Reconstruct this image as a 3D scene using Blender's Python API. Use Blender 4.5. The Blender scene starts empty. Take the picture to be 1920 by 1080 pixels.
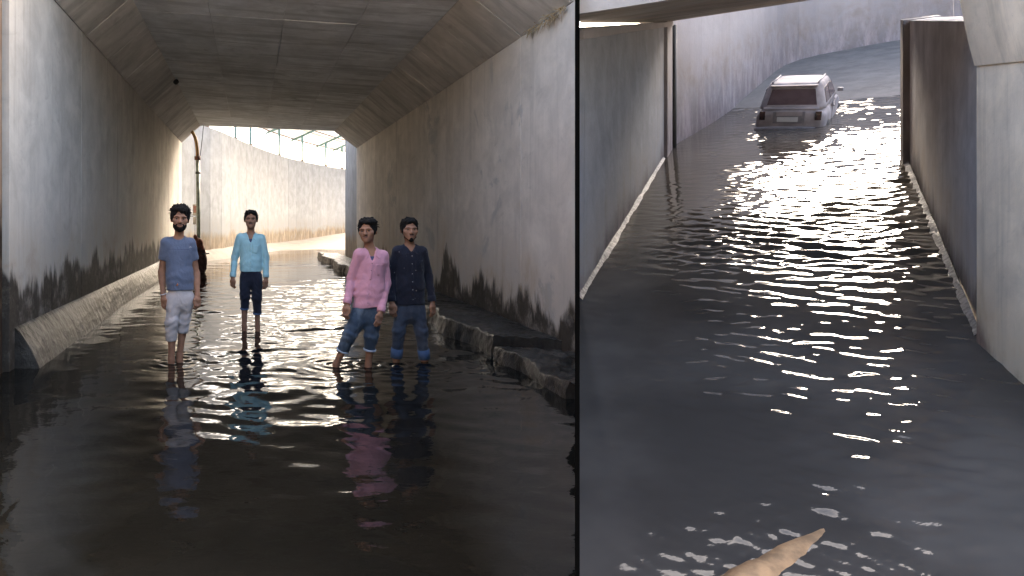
import bpy, bmesh, math, random
import numpy as np
from mathutils import Vector, Matrix
R_ = math.radians
random.seed(7); rng = np.random.default_rng(7)
scene = bpy.context.scene
col = scene.collection

# ------------------------------------------------------------------ camera, sky, sun, exposure
F = 1300.0; CX = 470.0; CY = 412.0; EYE = 1.45        # focal length and axis in photo pixels, eye height above the water
cam_d = bpy.data.cameras.new('camera'); cam = bpy.data.objects.new('camera', cam_d); col.objects.link(cam)
cam.location = (0, 0, EYE); cam.rotation_euler = (R_(90), 0, 0)
cam_d.sensor_fit = 'HORIZONTAL'; cam_d.sensor_width = 36; cam_d.lens = 36 * F / 1920
cam_d.shift_x = (960 - CX) / 1920; cam_d.shift_y = -(540 - CY) / 1920
cam_d.clip_start = 0.05; cam_d.clip_end = 2000
scene.camera = cam
SUN_AZ, SUN_EL = 34.5, 33.0                            # azimuth from +Y towards +X
world = bpy.data.worlds.new('World'); scene.world = world; world.use_nodes = True
wn = world.node_tree; wn.nodes.clear()
sky = wn.nodes.new('ShaderNodeTexSky'); sky.sky_type = 'NISHITA'; sky.sun_disc = False
sky.sun_elevation = R_(SUN_EL); sky.sun_rotation = R_(SUN_AZ); sky.dust_density = 8.5; sky.air_density = 1.0; sky.ozone_density = .5
bgn = wn.nodes.new('ShaderNodeBackground'); bgn.inputs['Strength'].default_value = 0.15
wo = wn.nodes.new('ShaderNodeOutputWorld')
wn.links.new(sky.outputs[0], bgn.inputs[0]); wn.links.new(bgn.outputs[0], wo.inputs[0])
sun_d = bpy.data.lights.new('sun', 'SUN'); sun_d.energy = .85; sun_d.angle = R_(24); sun_d.color = (1, .95, .87)
sun = bpy.data.objects.new('sun', sun_d); col.objects.link(sun)
sv = Vector((math.sin(R_(SUN_AZ)) * math.cos(R_(SUN_EL)), math.cos(R_(SUN_AZ)) * math.cos(R_(SUN_EL)), math.sin(R_(SUN_EL))))
sun.rotation_euler = sv.to_track_quat('Z', 'Y').to_euler()
vs = scene.view_settings; vs.view_transform = 'Standard'; vs.look = 'None'; vs.gamma = 1; vs.exposure = 3.25; vs.use_curve_mapping = False
scene.render.engine = 'CYCLES'
cy = scene.cycles; cy.use_denoising = True; cy.max_bounces = 10; cy.diffuse_bounces = 6; cy.glossy_bounces = 5
cy.sample_clamp_indirect = 6; cy.caustics_reflective = False; cy.caustics_refractive = False

# ------------------------------------------------------------------ helpers
def P(px, py, Y):
    return Vector(((px - CX) / F * Y, Y, EYE + (CY - py) / F * Y))
def obj(name, verts, faces, mat, parent=None, smooth=False):
    me = bpy.data.meshes.new(name); me.from_pydata([tuple(v) for v in verts], [], [tuple(f) for f in faces]); me.update()
    return link(name, me, mat, parent, smooth)
def link(name, me, mat, parent=None, smooth=False):
    if mat is not None: me.materials.append(mat)
    if smooth: me.polygons.foreach_set('use_smooth', [True] * len(me.polygons))
    o = bpy.data.objects.new(name, me); col.objects.link(o)
    if parent is not None: o.parent = parent
    return o
def from_np(name, V, Fq, mat, parent=None, smooth=True):
    me = bpy.data.meshes.new(name)
    me.vertices.add(len(V)); me.vertices.foreach_set('co', np.asarray(V, np.float32).ravel())
    n = Fq.shape[1]
    me.loops.add(Fq.size); me.loops.foreach_set('vertex_index', Fq.astype(np.int32).ravel())
    me.polygons.add(len(Fq)); me.polygons.foreach_set('loop_start', np.arange(0, Fq.size, n, dtype=np.int32))
    me.polygons.foreach_set('loop_total', np.full(len(Fq), n, np.int32))
    me.update(calc_edges=True); me.validate()
    return link(name, me, mat, parent, smooth)
def tag(o, label=None, cat=None, group=None, kind=None):
    if label: o['label'] = label
    if cat: o['category'] = cat
    if group: o['group'] = group
    if kind: o['kind'] = kind
    return o
def empty(name, loc=(0, 0, 0), label=None, cat=None, group=None, kind=None):
    o = bpy.data.objects.new(name, None); col.objects.link(o); o.location = loc; o.empty_display_size = .2
    return tag(o, label, cat, group, kind)
def slab(name, p, t, mat, parent=None, bev=0.0):
    """four corners in order, t = thickness vector"""
    p = [Vector(q) for q in p]; t = Vector(t)
    v = p + [q + t for q in p]
    f = [(0, 1, 2, 3), (7, 6, 5, 4), (0, 4, 5, 1), (1, 5, 6, 2), (2, 6, 7, 3), (3, 7, 4, 0)]
    o = obj(name, v, f, mat, parent)
    bm = bmesh.new(); bm.from_mesh(o.data); bmesh.ops.recalc_face_normals(bm, faces=bm.faces)
    if bev: bmesh.ops.bevel(bm, geom=bm.edges[:], offset=bev, segments=2, affect='EDGES', profile=.6)
    bm.to_mesh(o.data); bm.free()
    return o
def box(name, c, size, mat, parent=None, bev=0.0, rz=0.0):
    x, y, z = [s / 2 for s in size]; c = Vector(c); M = Matrix.Rotation(rz, 3, 'Z')
    p = [M @ Vector(q) + c for q in ((-x, -y, -z), (x, -y, -z), (x, y, -z), (-x, y, -z))]
    return slab(name, p, (0, 0, 2 * z), mat, parent, bev)
def tube(name, pts, rad, mat, parent=None, n=10, caps=True):
    pts = [Vector(p) for p in pts]
    rad = rad if isinstance(rad, (list, tuple)) else [rad] * len(pts)
    V, Fc = [], []
    up = None
    for i, p in enumerate(pts):
        d = (pts[min(i + 1, len(pts) - 1)] - pts[max(i - 1, 0)]).normalized()
        if up is None: up = d.orthogonal().normalized()
        a = (up - d * up.dot(d)).normalized(); up = a; b = d.cross(a)
        for k in range(n):
            t = 2 * math.pi * k / n
            V.append(p + (a * math.cos(t) + b * math.sin(t)) * rad[i])
    for i in range(len(pts) - 1):
        for k in range(n):
            Fc.append((i * n + k, i * n + (k + 1) % n, (i + 1) * n + (k + 1) % n, (i + 1) * n + k))
    if caps:
        Fc.append(tuple(range(n))[::-1]); Fc.append(tuple(range((len(pts) - 1) * n, len(pts) * n)))
    return obj(name, V, Fc, mat, parent, True)
def gridmesh(name, X, Y, Z, mat, parent=None, smooth=True):
    r, c = X.shape
    V = np.stack([X, Y, Z], -1).reshape(-1, 3)
    i = np.arange(r * c).reshape(r, c)
    Fq = np.stack([i[:-1, :-1], i[:-1, 1:], i[1:, 1:], i[1:, :-1]], -1).reshape(-1, 4)
    return from_np(name, V, Fq, mat, parent, smooth)
def snoise(X, Y, Z, seed, scale=1.0, n=7):
    r = np.random.default_rng(seed); out = 0
    for k in range(n):
        w = r.normal(size=3); w = w / np.linalg.norm(w) * scale * (0.6 + 1.1 * r.random())
        w2 = r.normal(size=3) * scale * .5
        out = out + np.sin(w[0] * X + w[1] * Y + w[2] * Z + 6.28 * r.random() + 1.3 * np.sin(w2[0] * X + w2[1] * Y + w2[2] * Z))
    return out / math.sqrt(n)

# ------------------------------------------------------------------ materials
class NT:
    def __init__(s, name):
        s.m = bpy.data.materials.new(name); s.m.use_nodes = True; s.t = s.m.node_tree
        s.b = s.t.nodes['Principled BSDF']
        s.out = s.t.nodes['Material Output']
    def n(s, typ, **kw):
        nd = s.t.nodes.new(typ)
        for k, v in kw.items(): setattr(nd, k, v)
        return nd
    def put(s, sock, v):
        if isinstance(v, bpy.types.NodeSocket): s.t.links.new(v, sock)
        elif isinstance(v, (tuple, list)) and sock.type == 'RGBA' and len(v) == 3: sock.default_value = (*v, 1)
        else: sock.default_value = v
    def math(s, op, a, b=0.0, c=None):
        nd = s.n('ShaderNodeMath', operation=op); s.put(nd.inputs[0], a); s.put(nd.inputs[1], b)
        if c is not None: s.put(nd.inputs[2], c)
        return nd.outputs[0]
    def pos(s): return s.n('ShaderNodeNewGeometry').outputs['Position']
    def oco(s): return s.n('ShaderNodeTexCoord').outputs['Object']
    def mapv(s, v, sc=(1, 1, 1), loc=(0, 0, 0)):
        nd = s.n('ShaderNodeMapping'); s.put(nd.inputs['Vector'], v); nd.inputs['Scale'].default_value = sc; nd.inputs['Location'].default_value = loc
        return nd.outputs[0]
    def noise(s, v, scale=1.0, detail=4.0, rough=.55, dist=0.0):
        nd = s.n('ShaderNodeTexNoise'); s.put(nd.inputs['Vector'], v)
        nd.inputs['Scale'].default_value = scale; nd.inputs['Detail'].default_value = detail; nd.inputs['Roughness'].default_value = rough; nd.inputs['Distortion'].default_value = dist
        return nd.outputs['Fac']
    def ramp(s, v, lo, hi, a=0.0, b=1.0):
        nd = s.n('ShaderNodeMapRange', interpolation_type='SMOOTHSTEP'); s.put(nd.inputs[0], v)
        s.put(nd.inputs[1], lo); s.put(nd.inputs[2], hi); s.put(nd.inputs[3], a); s.put(nd.inputs[4], b)
        return nd.outputs[0]
    def mix(s, f, a, b, mode='MIX'):
        nd = s.n('ShaderNodeMix', data_type='RGBA', blend_type=mode); s.put(nd.inputs[0], f); s.put(nd.inputs[6], a); s.put(nd.inputs[7], b)
        return nd.outputs[2]
    def xyz(s, v):
        nd = s.n('ShaderNodeSeparateXYZ'); s.put(nd.inputs[0], v); return nd.outputs
    def rand(s): return s.n('ShaderNodeObjectInfo').outputs['Random']
    def bump(s, h, strength=.3, dist=.01, normal=None):
        nd = s.n('ShaderNodeBump'); s.put(nd.inputs['Height'], h); nd.inputs['Strength'].default_value = strength; nd.inputs['Distance'].default_value = dist
        if normal is not None: s.put(nd.inputs['Normal'], normal)
        return nd.outputs[0]
    def set(s, **kw):
        for k, v in kw.items(): s.put(s.b.inputs[k.replace('_', ' ')], v)
        return s.m

def simple(name, colr, rough=.6, var=.25, scale=8.0, metal=0.0, bump=.15, spec=.5):
    n = NT(name); v = n.oco(); a = n.noise(v, scale, 5); f = n.ramp(a, .3, .7)
    dark = tuple(c * (1 - var) for c in colr); lite = tuple(min(1, c * (1 + var)) for c in colr)
    n.set(Base_Color=n.mix(f, dark, lite), Roughness=rough, Metallic=metal, Normal=n.bump(n.noise(v, scale * 6, 4), bump, .005))
    n.b.inputs['Specular IOR Level'].default_value = spec
    return n.m

def concrete(name, base, along='y', stain=None, warm=(.30, .22, .14), warm_amt=.5, streak=.5, vary=.12, dark=(.022, .018, .014),
             panel=.10, boards=None, lines=True, patch=None, floor_off=None, smudge=.35):
    """weathered cast concrete in world coordinates; stain = (height, drip amplitude, softness) of the damp foot of the wall"""
    n = NT(name); p = n.pos(); x, y, z = n.xyz(p)
    big = n.noise(p, .55, 5, .6, .4); mid = n.noise(p, 2.3, 6, .62, .3); fine = n.noise(p, 22, 5, .65)
    c1 = tuple(v * (1 - vary * 1.6) for v in base); c2 = tuple(min(1, v * (1 + vary)) for v in base)
    c = n.mix(n.ramp(mid, .28, .72), c1, c2)
    c = n.mix(n.math('MULTIPLY', n.ramp(big, .42, .68), warm_amt), c, warm, 'MIX')
    # vertical runs
    st = n.noise(n.mapv(p, (5, 5, .22)), 1.0, 6, .65); st2 = n.noise(n.mapv(p, (16, 16, .5)), 1.0, 4, .6)
    run = n.math('MULTIPLY', n.ramp(st, .50, .74), n.ramp(big, .3, .6))
    c = n.mix(n.math('MULTIPLY', run, streak), c, tuple(v * .42 for v in base))
    pale = n.math('MULTIPLY', n.ramp(st2, .60, .74), n.ramp(mid, .45, .65))
    c = n.mix(n.math('MULTIPLY', pale, .30 * streak + .04), c, tuple(min(1, v * 1.5) for v in base))
    # smudges and pin holes
    sm = n.noise(n.mapv(p, (1.6, 1.6, 2.6), (3, 7, 1)), 1.0, 7, .7, .8)
    c = n.mix(n.ramp(sm, .56, .74, 0, smudge), c, tuple(v * .38 for v in base))
    pin = n.noise(p, 55, 2, .5); c = n.mix(n.ramp(pin, .72, .76, 0, .5), c, tuple(v * .35 for v in base))
    rough = n.ramp(fine, .3, .7, .75, .95)
    if boards is not None:
        bd = n.noise(n.mapv(p, boards), 1.0, 3, .5); c = n.mix(n.ramp(bd, .48, .66, 0, .45), c, tuple(v * .45 for v in base))
        bd2 = n.noise(n.mapv(p, boards, (5, 3, 2)), 1.3, 4, .6); c = n.mix(n.ramp(bd2, .56, .70, 0, .30), c, tuple(min(1, v * 1.45) for v in base))
    if patch is not None:
        pt = n.noise(n.mapv(p, (.9, .9, .7), (11, 2, 5)), 1.0, 6, .65, .6); c = n.mix(n.ramp(pt, .60, .66, 0, .75), c, patch)
    r = n.rand(); c = n.mix(1.0, c, n.mix(r, (1 - panel,) * 3, (1 + panel * .4,) * 3), 'MULTIPLY')
    if stain is not None:
        h0, amp, soft = stain
        zz = z
        if floor_off is not None: zz = n.math('SUBTRACT', z, n.math('MULTIPLY_ADD', x, floor_off[0], n.math('MULTIPLY_ADD', y, floor_off[1], floor_off[2])))
        w1 = n.noise(n.mapv(p, (1.1, 1.1, .35)), 1.0, 5, .6, .5); w2 = n.noise(n.mapv(p, (4.5, 4.5, 1.2)), 1.0, 8, .75, .35)
        top = n.math('ADD', h0, n.math('ADD', n.math('MULTIPLY', n.math('SUBTRACT', w1, .5), amp * 2.6), n.math('MULTIPLY', n.math('SUBTRACT', w2, .5), amp * 1.15)))
        dz = n.math('SUBTRACT', top, zz)
        tan = n.ramp(dz, -.9, -.05, 0, .75)
        c = n.mix(n.math('MULTIPLY', tan, n.ramp(mid, .3, .75)), c, tuple(a * b for a, b in zip(base, (.62, .52, .40))))
        wet = n.math('MULTIPLY', n.ramp(dz, -soft * 1.2, soft * 2.4), n.ramp(n.noise(p, 3.0, 6, .7), .25, .5, .55, 1.0))
        dk = n.mix(n.ramp(w2, .4, .65), dark, tuple(v * 2.0 for v in dark))
        c = n.mix(n.math('MULTIPLY', wet, .95), c, dk)
        rough = n.math('SUBTRACT', rough, n.math('MULTIPLY', wet, .2)); n.put(n.b.inputs['Specular IOR Level'], n.math('SUBTRACT', .35, n.math('MULTIPLY', wet, .28)))
    h = n.math('ADD', n.math('MULTIPLY', fine, .4), n.math('ADD', n.math('MULTIPLY', mid, 1.2), n.math('MULTIPLY', st, .8)))
    n.set(Base_Color=c, Roughness=rough, Normal=n.bump(h, .5, .012))
    if stain is None: n.b.inputs['Specular IOR Level'].default_value = .35
    return n.m

M = {}
M['wall'] = concrete('tunnel_wall_concrete', (.45, .42, .375), stain=(.86, .55, .05), warm=(.41, .375, .33), warm_amt=.55)
M['wall_r'] = concrete('tunnel_wall_concrete_drier', (.61, .55, .475), stain=(.58, .75, .06), warm=(.54, .48, .41), warm_amt=.5, patch=(.38, .36, .33))
M['oldwall'] = concrete('brown_stained_wall', (.34, .25, .17), stain=(1.6, 1.2, .1), warm=(.16, .09, .05), warm_amt=.8, dark=(.02, .014, .01))
M['ceil'] = concrete('ceiling_concrete', (.70, .72, .745), boards=(.5, 5.5, 5.5), streak=.2, panel=.14, warm=(.50, .49, .47), warm_amt=.4, smudge=.6)
M['haunch'] = concrete('haunch_concrete', (.56, .54, .51), boards=(.6, 3.5, .6), streak=.2, panel=.15, warm=(.40, .38, .36), smudge=.5)
M['ramp_wall'] = concrete('ramp_wall_concrete', (.285, .295, .305), stain=(.95, .35, .10), warm=(.33, .32, .30), warm_amt=.25, dark=(.15, .115, .08), streak=.15, panel=.05, smudge=.15)
M['kerb'] = concrete('wet_kerb_concrete', (.055, .050, .043), warm=(.03, .025, .02), smudge=.8, vary=.5, streak=1.0)
M['kerb'].node_tree.nodes['Principled BSDF'].inputs['Roughness'].default_value = .28
for nd in M['kerb'].node_tree.nodes:
    if nd.type == 'BSDF_PRINCIPLED': nd.inputs['Specular IOR Level'].default_value = .16
    if nd.type == 'BUMP': nd.inputs['Strength'].default_value = 1.0; nd.inputs['Distance'].default_value = .03
for l in list(M['kerb'].node_tree.links):
    if l.to_socket.name == 'Roughness': M['kerb'].node_tree.links.remove(l)
FO = (.1932, .2468, EYE - 3.7)                                        # the sloping flooded ramp of the second place: z = FO . (x, y, 1)
lav = (.33, .315, .33)
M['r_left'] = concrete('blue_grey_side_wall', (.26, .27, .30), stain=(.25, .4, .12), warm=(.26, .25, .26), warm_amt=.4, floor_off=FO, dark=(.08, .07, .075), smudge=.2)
M['r_wall'] = concrete('grey_wing_wall', (.62, .59, .60), stain=(.25, .4, .12), warm=(.30, .26, .27), warm_amt=.4, floor_off=FO, dark=(.08, .07, .075), smudge=.2)
M['r_cream'] = concrete('cream_wall', (.90, .76, .59), stain=(.16, .6, .10), warm=(.50, .42, .36), warm_amt=.4, floor_off=FO, dark=(.17, .12, .10), streak=.6)
M['r_far'] = concrete('pale_ramp_wall', (.28, .262, .268), stain=(1.2, .15, .6), warm=(.23, .21, .215), warm_amt=.3, floor_off=FO, dark=(.145, .122, .125), smudge=.06, streak=.08, vary=.05)  # stain here only gives the wall a softly darker foot
M['r_roof'] = concrete('roof_slab_concrete', (.34, .31, .29), streak=.1, boards=(.5, 3, 3), panel=.1)
M['road'] = concrete('muddy_ramp_road', (.18, .155, .128), warm=(.14, .12, .095), streak=.0, smudge=.4)
M['r_road'] = concrete('damp_road', (.165, .15, .14), warm=(.14, .128, .12), streak=0, smudge=.3)
M['bounce'] = concrete('added_bounce_concrete', (.52, .50, .47), warm=(.45, .40, .33), streak=0, smudge=.3)
M['r_road'].node_tree.nodes['Principled BSDF'].inputs['Specular IOR Level'].default_value = .05
M['ground'] = simple('dry_earth', (.26, .21, .15), .95, .3, .4)
M['black'] = simple('flat_black_paint', (.0015, .0015, .0015), 1.0, .1, 8, spec=0.0, bump=0)
M['skin'] = simple('brown_skin', (.285, .150, .093), .75, .12, 14, bump=.05, spec=.2)
M['skin_wet'] = simple('brown_skin_legs', (.25, .125, .075), .35, .15, 10, bump=.05)
M['hair'] = simple('black_hair', (.008, .007, .006), .8, .4, 60, bump=.6, spec=.15)
M['eyew'] = simple('eye_white', (.12, .095, .08), .3, .05, 10, bump=0)
M['eyed'] = simple('dark_iris', (.012, .008, .006), .2, .1, 10, bump=0)
M['lip'] = simple('lip_skin', (.17, .07, .055), .45, .1, 30)
M['white'] = simple('off_white_cloth', (.6, .58, .56), .8, .1, 30)
M['orange'] = simple('orange_patch', (.45, .15, .05), .7, .1, 30)
M['button'] = simple('dark_button', (.02, .02, .022), .3, .1, 30)
M['button_w'] = simple('pale_button', (.45, .45, .45), .3, .1, 30)
M['glass'] = simple('dark_car_glass', (.07, .05, .055), .25, .2, 3, bump=0)
M['silver'] = simple('silver_car_paint', (.21, .19, .20), .7, .25, 3, metal=.0, bump=.02, spec=.25)
M['bumper'] = simple('grey_plastic_bumper', (.13, .125, .14), .5, .2, 8)
M['tyre'] = simple('black_rubber', (.015, .015, .016), .8, .2, 20)
M['rim'] = simple('steel_rim', (.3, .3, .31), .4, .1, 10, metal=.7)
M['tail'] = simple('tail_light_red', (.025, .010, .010), .25, .2, 10, bump=0)
M['plate'] = simple('pale_number_plate', (.38, .39, .41), .4, .06, 10, bump=0)
M['teal'] = simple('teal_steel_paint', (.16, .30, .30), .5, .25, 6)
M['green_pipe'] = simple('grey_green_pipe', (.20, .24, .20), .45, .3, 6)
M['orange_hose'] = simple('tan_hose', (.34, .19, .06), .55, .25, 10)
M['rust'] = simple('rusty_metal', (.12, .05, .03), .8, .5, 14)
M['bundle'] = simple('dark_red_brown_cloth', (.055, .02, .014), .85, .5, 12, bump=.5)
M['bundle2'] = simple('rust_red_cloth', (.17, .05, .025), .85, .4, 12, bump=.5)
M['cable'] = simple('black_cable', (.03, .03, .03), .6, .1, 10)
M['paper'] = simple('pale_paper', (.55, .50, .46), .8, .12, 12)
M['print'] = simple('faded_red_print', (.45, .22, .18), .8, .2, 20)
M['wood'] = simple('wet_tan_wood', (.30, .175, .085), .7, .35, 9, bump=.5)
M['straw'] = simple('dry_straw', (.36, .27, .15), .9, .35, 20)
def cloth(name, colr, fade=None, weave=420, var=.12, specks=None):
    n = NT(name); v = n.oco(); a = n.noise(v, 5, 5, .6, .3)
    c = n.mix(n.ramp(a, .3, .7), tuple(x * (1 - var) for x in colr), tuple(min(1, x * (1 + var)) for x in colr))
    if fade is not None:
        f = n.noise(n.mapv(v, (7, 7, 3.2)), 1.0, 5, .6); c = n.mix(n.ramp(f, .42, .68, 0, .8), c, fade)
    if specks is not None:
        vo = n.n('ShaderNodeTexVoronoi'); n.put(vo.inputs['Vector'], v); vo.inputs['Scale'].default_value = 17
        c = n.mix(n.ramp(vo.outputs['Distance'], .07, .10, 1, 0), c, specks)
    folds = n.noise(n.mapv(v, (14, 14, 9)), 1.0, 3, .5, .8); wv = n.noise(v, weave, 2)
    h = n.math('ADD', n.math('MULTIPLY', folds, 1.0), n.math('MULTIPLY', wv, .08))
    n.set(Base_Color=c, Roughness=.85, Normal=n.bump(h, .5, .025)); n.b.inputs['Specular IOR Level'].default_value = .2
    n.b.inputs['Sheen Weight'].default_value = .15
    return n.m
M['tee'] = cloth('blue_grey_tee', (.105, .128, .185)); M['tee_dark'] = cloth('slate_inner_tee', (.05, .06, .12))
M['khaki'] = cloth('pale_grey_trousers', (.42, .385, .375))
M['aqua'] = cloth('pale_aqua_shirt', (.33, .535, .56), var=.06); M['navy'] = cloth('navy_trousers', (.010, .012, .022), (.022, .027, .045))
M['pink'] = cloth('pink_shirt', (.58, .285, .345), var=.06); M['denim'] = cloth('faded_blue_denim', (.035, .055, .085), (.15, .19, .23))
M['black_shirt'] = cloth('black_navy_shirt', (.012, .013, .022), specks=(.22, .21, .20)); M['denim2'] = cloth('slate_denim', (.04, .05, .072), (.075, .088, .112))
M['cuff_blue'] = cloth('light_denim_cuff', (.06, .105, .20)); M['cuff_white'] = cloth('pale_denim_cuff', (.36, .42, .50))

def water_mat(name, base, rough, sc, strength, dist):
    n = NT(name); p = n.pos()
    a = n.noise(n.mapv(p, (.75, 1.2, 1)), sc, 3, .5, .5); b = n.noise(n.mapv(p, (.8, 1.4, 1)), sc * 3.1, 3, .5, .3)
    h = n.math('ADD', a, n.math('MULTIPLY', b, .3))
    mud = n.ramp(n.noise(p, .7, 4), .35, .7)
    n.set(Base_Color=n.mix(mud, base, tuple(v * 1.7 for v in base)), Roughness=rough, IOR=1.33, Normal=n.bump(h, strength, dist))
    n.b.inputs['Specular IOR Level'].default_value = .5
    return n.m
M['water'] = water_mat('murky_water', (.005, .0048, .004), .02, 5, .12, .02)
M['r_water'] = water_mat('grey_flood_water', (.046, .041, .037), .012, 7, .08, .02)
n = NT('translucent_roof_sheet'); v = n.pos()
d = n.n('ShaderNodeBsdfDiffuse'); t = n.n('ShaderNodeBsdfTranslucent'); ms = n.n('ShaderNodeMixShader')
c = n.mix(n.ramp(n.noise(v, 1.2, 4), .3, .7), (.70, .69, .66), (.78, .77, .74))
n.put(d.inputs[0], c); n.put(t.inputs[0], c); n.put(ms.inputs[0], .55); n.put(ms.inputs[1], d.outputs[0]); n.put(ms.inputs[2], t.outputs[0]); n.put(n.out.inputs[0], ms.outputs[0])
M['sheet'] = n.m

# ================================================================== FIRST PLACE: the flooded underpass with four men
XL, XR = -2.30, 3.30                    # side walls
ZHL, ZHR = 4.03, 3.69                   # springing of the haunches
XCL, XCR = -1.67, 2.64                  # ceiling edges
ZCL, ZCR = 4.56, 4.23
YEL, YER = 23.1, 21.6                   # far mouth
Y0 = 8.0                                # near mouth
KD = 608.0 / F                          # direction of the black dividing panel: x = KD * y
def yend(x): return YEL + (YER - YEL) * (x - XL) / (XR - XL)

g = obj('ground', [(-400, -400, -4), (400, -400, -4), (400, 400, -4), (-400, 400, -4)], [(0, 1, 2, 3)], M['ground']); tag(g, kind='structure')

def waves(X, Y, seed, n, lmin, lmax, steep, spread=.55, base=math.pi / 2):
    r = np.random.default_rng(seed); Z = np.zeros_like(X)
    for k in range(n):
        lam = math.exp(r.uniform(math.log(lmin), math.log(lmax))); th = base + r.normal() * spread
        kk = 2 * math.pi / lam; a = steep / kk
        ph = kk * (math.cos(th) * X + math.sin(th) * Y) + r.uniform(0, 6.28) + .9 * np.sin(.9 * X / lam * .35 + r.uniform(0, 6)) + .9 * np.sin(.8 * Y / lam * .3 + r.uniform(0, 6))
        Z += a * np.sin(ph)
    return Z
rows = np.concatenate([np.linspace(.9, 2.0, 24), 2.0 * np.exp(np.linspace(0.004, math.log(36 / 2.0), 900))])
xl = np.where(rows < 22, XL - .05, np.where(rows < 36, XL - .05, XL)); xr = np.where(rows < 1.2, .56, np.minimum(KD * rows, np.where(rows < 22, XR - .02, 9.0)))
t = np.linspace(0, 1, 330)
X = xl[:, None] + (xr - xl)[:, None] * t[None, :]; Y = np.repeat(rows[:, None], len(t), 1)
amp = .42 + .72 * np.clip((Y - 4.2) / 3, 0, 1); amp *= .65 + .35 * np.clip(snoise(X, Y, 0 * X, 3, .8), -1, 1)
amp *= np.where(X < -1.2, .55, 1.0); amp *= np.clip(1.25 - Y / 34, .35, 1)
Z = amp * (waves(X, Y, 11, 26, .20, .68, .0155, .5) + waves(X, Y, 12, 10, .6, 1.6, .012, .6) + np.clip((Y - 6) / 3, 0, 1) * waves(X, Y, 13, 16, .10, .22, .009, .6))
for (apx, apy) in ((321, 683), (334, 672), (458, 622), (483, 622), (631, 684), (691, 685), (744, 686), (797, 688)):
    ay_ = F * EYE / (apy - CY); ax_ = (apx - CX) / F * ay_; rr2 = np.hypot(X - ax_, Y - ay_)
    Z += .0065 * np.cos(rr2 * 2 * math.pi / .13) * np.exp(-rr2 / .22) * (rr2 < 1.2)
w = gridmesh('water', X, Y, Z, M['water']); tag(w, kind='structure')
ay = np.linspace(1.0, -40, 80); axx = np.linspace(-14, 22, 60); AXX, AYY = np.meshgrid(axx, ay)
AZ = (1.0 - AYY) * .05 + snoise(AXX, AYY, 0 * AXX, 51, .9) * .015 - .02; AZ[0] = -3.2
ap = gridmesh('bounce_road', AXX, AYY, AZ, M['bounce']); tag(ap, kind='structure')  # unseen pale road added behind the camera to bounce sunlight forward

up = empty('underpass', (0, 0, 0), 'weathered grey concrete underpass box with damp stained walls around the four men', 'underpass')
# side walls: backing plus cast panels
def panels(name, xs, zlo, zhi, y0, y1, step, mat, parent, sign, jit=.004):
    y = y0; k = 0
    while y < y1 - .05:
        ye = min(y + step, y1); dx = random.uniform(0, jit)
        x = xs + sign * dx
        o = slab(name, [(x, y + .004, zlo), (x, ye - .004, zlo), (x, ye - .004, zhi), (x, y + .004, zhi)], (-sign * (.03 + dx), 0, 0), mat, parent, .004)
        y = ye; k += 1
bw = slab('side_wall', [(XL - .03, 6.6, -.4), (XL - .03, YEL, -.4), (XL - .03, YEL, ZHL), (XL - .03, 6.6, ZHL)], (-.35, 0, 0), M['wall'], up)
panels('wall_panel', XL, -.4, ZHL - .012, 6.6, YEL - .01, 1.41, M['wall'], bw, 1)
bw2 = obj('side_wall', [(XR + .03, 7.13, -.4), (XR + .03, YER, -.4), (XR + .03, YER, ZHR), (XR + .03, 7.13, ZHR), (XR + .2, 7.50, -.4), (XR + .2, YER, -.4), (XR + .2, YER, ZHR), (XR + .2, 7.50, ZHR)],
          [(0, 3, 2, 1), (4, 5, 6, 7), (0, 1, 5, 4), (1, 2, 6, 5), (2, 3, 7, 6), (3, 0, 4, 7)], M['wall_r'], up)
panels('wall_panel', XR, -.4, ZHR - .012, 7.05, YER - .01, 1.41, M['wall_r'], bw2, -1)
nw = slab('entrance_wall', [(XL - .06, -1.5, -.4), (XL - .06, 6.58, -.4), (XL - .06, 6.58, 4.6), (XL - .06, -1.5, 4.6)], (-.4, 0, 0), M['oldwall'], up)
# ceiling, in cast boards
cl = obj('ceiling', [(XCL, Y0, ZCL + .02), (XCR, Y0, ZCR + .02), (XCR, yend(XCR), ZCR + .02), (XCL, yend(XCL), ZCL + .02), (XCL - .9, Y0, ZCL + .7), (XCR + .9, Y0, ZCR + .7), (XCR + .9, yend(XCR), ZCR + .7), (XCL - .9, yend(XCL), ZCL + .7)],
         [(0, 1, 2, 3), (7, 6, 5, 4), (0, 4, 5, 1), (2, 6, 7, 3), (1, 5, 6, 2), (3, 7, 4, 0)], M['ceil'], up)
NCOL = 4; NROW = 13
for i in range(NCOL):
    for j in range(NROW):
        a0, a1 = i / NCOL, (i + 1) / NCOL
        def cpt(a, bfrac):
            x = XCL + (XCR - XCL) * a
            return Vector((x, Y0 + (yend(x) - Y0) * bfrac, ZCL + (ZCR - ZCL) * a))
        g_ = .0015; gy = .0005; dz = random.uniform(-.006, .003)
        q = [cpt(a0 + g_, j / NROW + gy), cpt(a1 - g_, j / NROW + gy), cpt(a1 - g_, (j + 1) / NROW - gy), cpt(a0 + g_, (j + 1) / NROW - gy)]
        q = [v + Vector((0, 0, dz)) for v in q]
        slab('ceiling_panel', q, (0, 0, .022 - dz), M['ceil'], cl, .003)
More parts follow.
